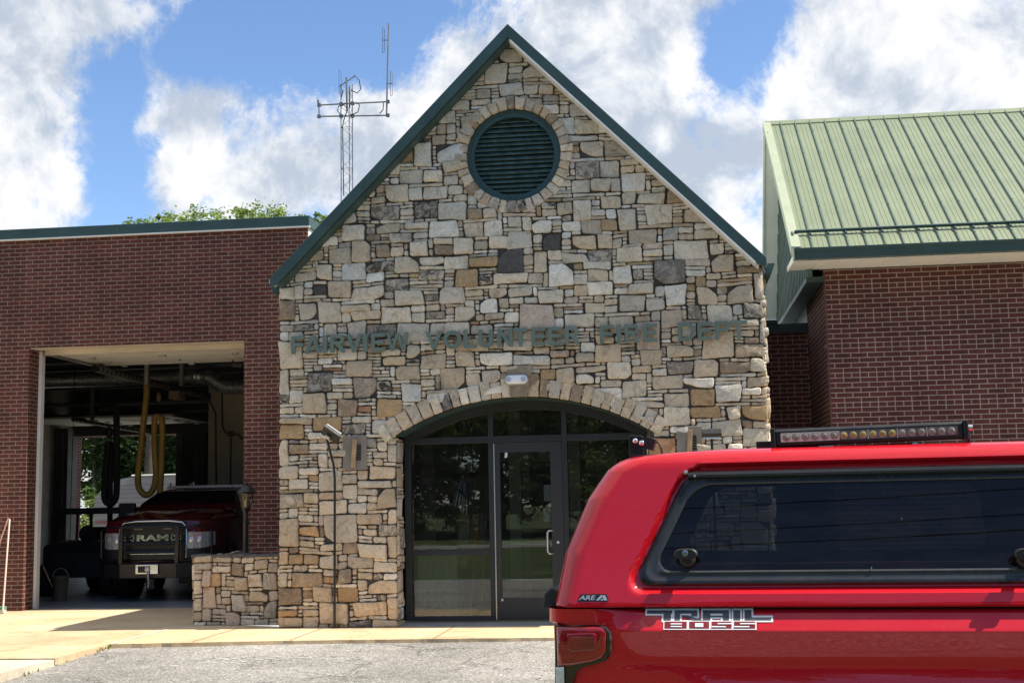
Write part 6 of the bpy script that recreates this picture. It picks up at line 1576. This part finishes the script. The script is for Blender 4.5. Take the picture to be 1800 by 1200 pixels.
for s_ in (.10, 3.75):
    for y in (.0, WID): 
        m_ = MB(); P = [(s_+.56*math.cos(a), .42+.54*math.sin(a)) for a in (math.pi*k/14 for k in range(15))]
        sg = 1 if y == 0 else -1
        m_.loft([[(a, y-sg*.03, b_), (a, y+sg*.25, b_), (s_+(a-s_)*.90, y+sg*.25, .42+(b_-.42)*.90), (s_+(a-s_)*.90, y-sg*.03, .42+(b_-.42)*.90)] for a, b_ in P]); m_.build('wheel_arch', BLACKP, pk, local=True)

# ---- dark red pickup facing out of the bay
YV = 4.85
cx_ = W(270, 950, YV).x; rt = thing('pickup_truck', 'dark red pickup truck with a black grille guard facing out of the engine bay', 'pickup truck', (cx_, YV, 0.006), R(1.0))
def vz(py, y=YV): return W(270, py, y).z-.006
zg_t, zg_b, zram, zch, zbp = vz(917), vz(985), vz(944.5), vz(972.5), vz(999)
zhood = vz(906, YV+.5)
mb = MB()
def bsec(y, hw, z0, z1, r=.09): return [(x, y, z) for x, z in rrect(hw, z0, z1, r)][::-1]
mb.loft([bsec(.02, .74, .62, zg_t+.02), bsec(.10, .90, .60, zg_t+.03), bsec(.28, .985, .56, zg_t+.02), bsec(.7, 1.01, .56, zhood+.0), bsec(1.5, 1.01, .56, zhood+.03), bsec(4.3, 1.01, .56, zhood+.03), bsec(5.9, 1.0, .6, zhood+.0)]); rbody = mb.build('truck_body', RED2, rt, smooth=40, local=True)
mb = MB(); zr_ = vz(860, YV+2.4)
hs = [(.05, .60, zg_t+.03, .02), (.15, .74, zg_t+.065, .03), (.6, .82, zhood+.055, .05), (1.2, .86, zhood+.10, .05), (1.62, .90, zhood+.12, .05)]
mb.loft([[(-w2, y, z-.12), (-w2, y, z-rr), (-w2+.09, y, z-.008), (-w2*.45, y, z+.028), (-.12, y, z+.012), (.12, y, z+.012), (w2*.45, y, z+.028), (w2-.09, y, z-.008), (w2, y, z-rr), (w2, y, z-.12)] for y, w2, z, rr in hs]); mb.build('bonnet', RED2, rt, smooth=40, local=True)
mb = MB(); zc3 = zhood+.08
mb.loft([[(-w2, y0, z), (w2, y0, z), (w2, y1, z), (-w2, y1, z)] for w2, y0, y1, z in ((.95, 1.48, 4.4, zc3), (.90, 1.62, 4.38, zc3+.14), (.77, 2.30, 4.22, zr_-.05), (.70, 2.50, 4.1, zr_))]); mb.build('cab', RED2, rt, bevel=.05, local=True)
def cabpt(x, t):
    """on the raked windscreen"""
    za_, zb2 = zc3+.12, zr_-.045; y = 1.625+(2.27-1.625)*t; return (x*(.89-.11*t), y-.05, za_+(zb2-za_)*t)
MB().poly([cabpt(-1, 0), cabpt(1, 0), cabpt(1, 1), cabpt(-1, 1)]).build('windscreen', M('windscreen_dark', (.006, .007, .008), .06, var=0, coat=1), rt, local=True)
for s_ in (-1, 1):
    mb = MB(); mb.prism([(s_*.945, 1.95, zc3+.1), (s_*.945, 3.0, zc3+.1), (s_*.81, 3.0, zr_-.12), (s_*.81, 2.42, zr_-.12)], (s_*.01, 0, 0)); mb.build('side_window', M('windscreen_dark', (0, 0, 0)), rt, local=True)
    mb = MB(); mb.obox((s_*1.20, 1.72, vz(897, YV+1.7)), (.16, 0, 0), (0, .06, 0), (0, 0, .15)); mt_ = mb.build('wing_mirror', BLACKP, rt, bevel=.03, local=True)
    MB().box(s_*.93, s_*1.06, 1.70, 1.76, vz(900, YV+1.7)-.03, vz(900, YV+1.7)+.03).build('mirror_arm', BLACKP, mt_, local=True)
    # headlamp: clear lens over chrome bowls, wrapping the corner
    hz0, hz1 = vz(964), vz(935.5); mb = MB()
    mb.loft([[(s_*x, y, hz0+dz), (s_*x, y, hz1), (s_*x, y+.06, hz1), (s_*x, y+.06, hz0+dz)] for x, y, dz in ((.60, -.035, .0), (.72, -.025, .0), (.84, .03, .0), (.94, .13, .02), (1.005, .27, .05))]); hl = mb.build('headlamp', M('headlamp_lens', (.50, .50, .51), .12, .3, var=.35, vs=25, coat=1), rt, local=True)
    mb = MB()
    for x, y in ((.67, -.02), (.79, .02)):
        mb.lathe([(.070, .03), (.066, .0), (.045, -.012), (.0, -.014)], (s_*x, y, (hz0+hz1)/2+.01), 'y', 16)
    mb.build('lamp_bowl', M('lamp_bowl_grey', (.65, .65, .66), .25, .5, var=.2, vs=20, coat=1), hl, smooth=50, local=True)
    MB().prism([(s_*.60, -.02, hz0-.05), (s_*.9, .12, hz0-.04), (s_*.9, .12, hz0-.012), (s_*.60, -.02, hz0-.012)], (0, .03, 0)).build('lamp_trim', CHROME, hl, local=True)
    for y in (1.05, 4.7): wheel(rt, s_*.86, y, .43, .43, .30, 'x', BLACK)
    mb = MB(); P = [(1.05+.53*math.cos(a), .43+.53*math.sin(a)) for a in (math.pi*k/14 for k in range(15))]
    mb.loft([[(s_*1.045, a, b_), (s_*.80, a, b_), (s_*.80, 1.05+(a-1.05)*.9, .43+(b_-.43)*.9), (s_*1.045, 1.05+(a-1.05)*.9, .43+(b_-.43)*.9)] for a, b_ in P]); mb.build('wheel_arch', BLACKP, rt, local=True)
for s_ in (-1, 1):
    mb = MB(); mb.loft([[(s_*x, y, zbp+.08), (s_*x, y, vz(964)-.004), (s_*x, y+.05, vz(964)-.004), (s_*x, y+.05, zbp+.08)] for x, y in ((.57, -.03), (.72, -.02), (.84, .035), (.94, .13), (1.012, .27), (1.02, .5))]); mb.build('dark_corner_cover', BLACKP, rt, smooth=40, local=True)  # black covers on the red front corners, standing in for deep shade
gr = MB(); gr.box(-.585, .585, -.02, .04, zg_b, zg_t); grl = gr.build('grille', BLACK, rt, bevel=.02, local=True)
mb = MB(); mb.tube([(-.60, -.03, zg_b+.05), (-.60, -.03, zg_t-.09), (-.52, -.03, zg_t-.01), (-.3, -.03, zg_t+.015), (.3, -.03, zg_t+.015), (.52, -.03, zg_t-.01), (.60, -.03, zg_t-.09), (.60, -.03, zg_b+.05)], .022, 8); mb.build('chrome_surround', CHROME, grl, smooth=60, local=True)
mb = MB()
for z in (zram-.11, zram+.11, (zg_b+zram)/2-.03): mb.box(-.56, .56, -.03, -.018, z-.012, z+.012)
mb.build('grille_bar', BLACKP, grl, local=True)
mb = MB(); flat_text(mb, 'RAM', lambda x, y, d: (x, -.035-d, y), .015, -.285, .285, zram-.055, zram+.055, .035); mb.build('grille_lettering', CHROME, grl, local=True)
mb = MB()
for s_ in (-1, 1):
    mb.tube([(s_*.57, -.035, zram+.02), (s_*.40, -.035, zram+.02), (s_*.35, -.035, zram+.055), (s_*.335, -.035, zram), (s_*.35, -.035, zram-.055), (s_*.40, -.035, zram-.03), (s_*.57, -.035, zram-.03)], .012, 6)
mb.build('grille_wing', CHROME, grl, smooth=60, local=True)
MB().box(-.44, .44, -.045, -.02, zch-.016, zch+.016).build('lower_chrome_bar', CHROME, grl, bevel=.006, local=True)
mb = MB()
for x in (-.26, .26): mb.box(x-.075, x+.075, -.04, -.02, vz(929)-.012, vz(929)+.012)
mb.build('marker_lamp', M('marker_amber_grey', (.2, .19, .18), .3), grl, local=True)
# grille guard, bumper with winch
gg = MB()
for s_ in (-1, 1):
    gg.prism([(s_*.50-.03, -.16, .45), (s_*.50-.03, -.24, zg_b), (s_*.50-.03, -.20, zg_t-.06), (s_*.50-.03, -.14, zg_t-.04), (s_*.50-.03, -.16, zg_b), (s_*.50-.03, -.05, .45)], (.06, 0, 0))
for z in (zg_t-.08, zram-.10, zch+.03): gg.tube([(-.50, -.17, z), (.50, -.17, z)], .024, 8)
for s_ in (-1, 1):
    gg.tube([(s_*.53, -.16, zg_t-.09), (s_*.85, -.06, zg_t-.08), (s_*1.0, .12, zg_t-.14), (s_*1.0, .14, zg_b+.05), (s_*.85, -.04, zg_b), (s_*.53, -.16, zg_b)], .020, 8)
gg.build('grille_guard', BLACK, rt, smooth=40, local=True)
mb = MB(); mb.loft([[(x, y, zbp-.15), (x, y-.02, zbp+.10), (x, y+.2, zbp+.10), (x, y+.2, zbp-.15)] for x, y in ((-1.02, .22), (-.82, -.10), (-.5, -.24), (.5, -.24), (.82, -.10), (1.02, .22))]); bmp = mb.build('front_bumper', BLACK, rt, bevel=.012, local=True)
mb = MB(); mb.box(-.20, .20, -.30, -.262, zbp-.075, zbp+.085); mb.build('winch_plate', CHROME, bmp, bevel=.006, local=True)
mb = MB(); mb.box(-.15, .06, -.312, -.300, zbp-.05, zbp+.06); mb.build('fairlead_slot', BLACK, bmp, local=True)
mb = MB(); mb.lathe([(.0, -.33), (.045, -.325), (.05, -.30)], (.02, 0, zbp+.01), 'y', 14); mb.tube([(.04, -.31, zbp), (.04, -.33, zbp-.12), (.05, -.31, zbp-.2), (.03, -.30, zbp-.30)], .018, 7); mb.build('winch_hook', STEEL, bmp, smooth=50, local=True)
mb = MB(); mb.box(-.06, .10, -.20, -.05, zbp-.34, zbp-.15); mb.box(.35, .60, .3, .6, .28, .50); mb.build('tow_block', BLACKP, bmp, bevel=.02, local=True)
# ladder rack on the roof
mb = MB(); zk = vz(857, YV+2.8)
for s_ in (-.66, .66): mb.tube([(s_, 2.5, zk), (s_, 5.4, zk)], .025, 6)
for y in (2.5, 3.6, 5.2): mb.tube([(-.72, y, zk), (.98, y, zk)], .025, 6); mb.tube([(-.66, y, zk-.13), (-.66, y, zk+.09)], .02, 6); mb.tube([(.66, y, zk-.13), (.66, y, zk+.02)], .02, 6); mb.tube([(-.2, y, zk), (-.2, y, zk+.09)], .018, 6)
mb.build('roof_rack', WHITE, rt, smooth=40, local=True)

# ---- dark utility cart on the left of the bay
ux_ = W(128, 960, 6.1).x; uc = thing('utility_cart', 'dark open sided utility cart with a flat roof on the left of the bay', 'utility cart', (ux_, 6.1, .006))
uz_ = W(130, 896, 6.1).z; bl = M('cart_dark', (.014, .016, .022), .5, var=.3, vs=5)
mb = MB(); mb.loft([bsec(0, .55, .35, .80, .08), bsec(.2, .68, .35, .95, .08), bsec(.9, .70, .35, 1.02, .08), bsec(1.0, .70, .35, .62, .08), bsec(2.0, .70, .35, .62, .08), bsec(2.05, .70, .35, .95, .08), bsec(2.9, .70, .4, .95, .08)]); mb.build('body', bl, uc, smooth=35, local=True)
MB().box(-.72, .72, .75, 2.3, uz_-.09, uz_+.03).build('roof', bl, uc, bevel=.03, local=True)
mb = MB()
for y_ in (.95, 2.15): mb.tube([(-.66, y_, uz_-.06), (.66, y_, uz_-.06)], .03, 7)
for s_ in (-.66, .66):
    mb.tube([(s_, .55, .95), (s_, .95, uz_-.05)], .03, 7); mb.tube([(s_, 2.15, .8), (s_, 2.15, uz_-.05)], .03, 7); mb.tube([(s_, 1.5, .65), (s_, 1.55, uz_-.05)], .025, 7)
mb.build('roll_cage', BLACK, uc, smooth=60, local=True)
mb = MB(); mb.box(-.6, .6, 1.3, 1.8, .62, .80); mb.box(-.6, .6, 1.75, 1.9, .7, 1.25); mb.build('seat', BLACKP, uc, bevel=.04, local=True)
mb = MB(); mb.tube([(-.3, 1.0, 1.0), (-.3, 1.2, 1.12)], .02, 6); mb.lathe([(.15, .0), (.17, .015), (.15, .03)], (-.3, 1.2, 1.12), 'y', 18); mb.build('steering_wheel', BLACKP, uc, local=True)
for s_ in (-1, 1):
    for y in (.35, 2.4): wheel(uc, s_*.62, y, .30, .30, .22, 'x', DARKGREY)
    MB().lathe([(.07, .0), (.06, -.02), (0, -.025)], (s_*.42, .05, .74), 'y', 14).build('headlamp', M('headlamp_lens', (.3, .3, .3)), uc, smooth=50, local=True)
bk = thing('bucket', 'tan plastic bucket standing on the bay floor at the front of the cart', 'bucket', (W(106, 1020, 5.2).x, 5.2, .006))
mb = MB(); mb.lathe([(.11, 0), (.145, .40), (.155, .41), (.155, .43), (.14, .43), (.13, .38), (.10, .02)], (0, 0, 0), 'z', 20); mb.build('bucket_body', M('tan_bucket', (.10, .085, .06), .6, var=.15), bk, smooth=40, local=True)
mb = MB(); mb.tube([(.15*math.cos(a), -.0, .40+.17*math.sin(a)) for a in (math.pi*k/10 for k in range(11))], .008, 5); mb.build('bucket_handle', STEEL, bk, local=True)
mb = MB(); mb.tube([(-.05, 0, .05), (-.28, -.1, .62)], .012, 6); mb.box(-.12, .02, -.05, .02, .36, .42); mb.build('scrub_brush', WOOD, bk, local=True)

# ---- camper parked behind the rear opening
YC = 21.0
c0_ = W(165, 890, YC); c1_ = W(237, 838, YC); c2_ = W(420, 832, YC)
cp = thing('camper_trailer', 'white ribbed camper trailer with a rounded front parked beyond the rear opening', 'trailer', ((c0_.x+c2_.x)/2, YC, 0))
out = [(c0_.x+.15, .55), (c0_.x, .9), (c0_.x, c0_.z)]
for k in range(1, 11): a = math.pi/2*k/10; out.append((c1_.x-(c1_.x-c0_.x)*math.cos(a), c0_.z+(c1_.z-c0_.z)*math.sin(a)))
out += [(c2_.x, c1_.z+.03), (c2_.x, .55)]
mb = MB(); mb.prism([(x, YC, z) for x, z in out], (0, 2.2, 0)); mb.build('camper_body', M('camper_white', (.30, .30, .30), .45, var=.08, vs=1), cp)
mb = MB()
for k in range(13):
    z = .75+k*.13; zz = min(c1_.z-.05, z)
    xa_ = c0_.x+.02 if zz <= c0_.z else c1_.x-(c1_.x-c0_.x)*math.sqrt(max(0, 1-((zz-c0_.z)/(c1_.z-c0_.z))**2))+.02
    mb.box(xa_, c2_.x, YC-.015, YC-.001, z, z+.02)
mb.build('siding_rib', M('camper_rib', (.22, .22, .23), .5), cp)
MB().box(c0_.x+.05, c2_.x, YC-.018, YC-.002, 1.18, 1.24).build('red_stripe', M('camper_stripe', (.25, .08, .09), .5), cp)
MB().box(c1_.x-.1, c2_.x, YC-.06, YC+2.25, c1_.z+.02, c1_.z+.07).build('camper_roof', WHITE, cp, bevel=.02)
mb = MB(); 
for x in ((c0_.x+c2_.x)/2,): mb.lathe([(.18, -.1), (.33, -.1), (.34, 0), (.33, .1), (.18, .1)], (x, YC+.12, .30), 'y', 24)
mb.build('camper_wheel', RUBBER, cp, smooth=40)
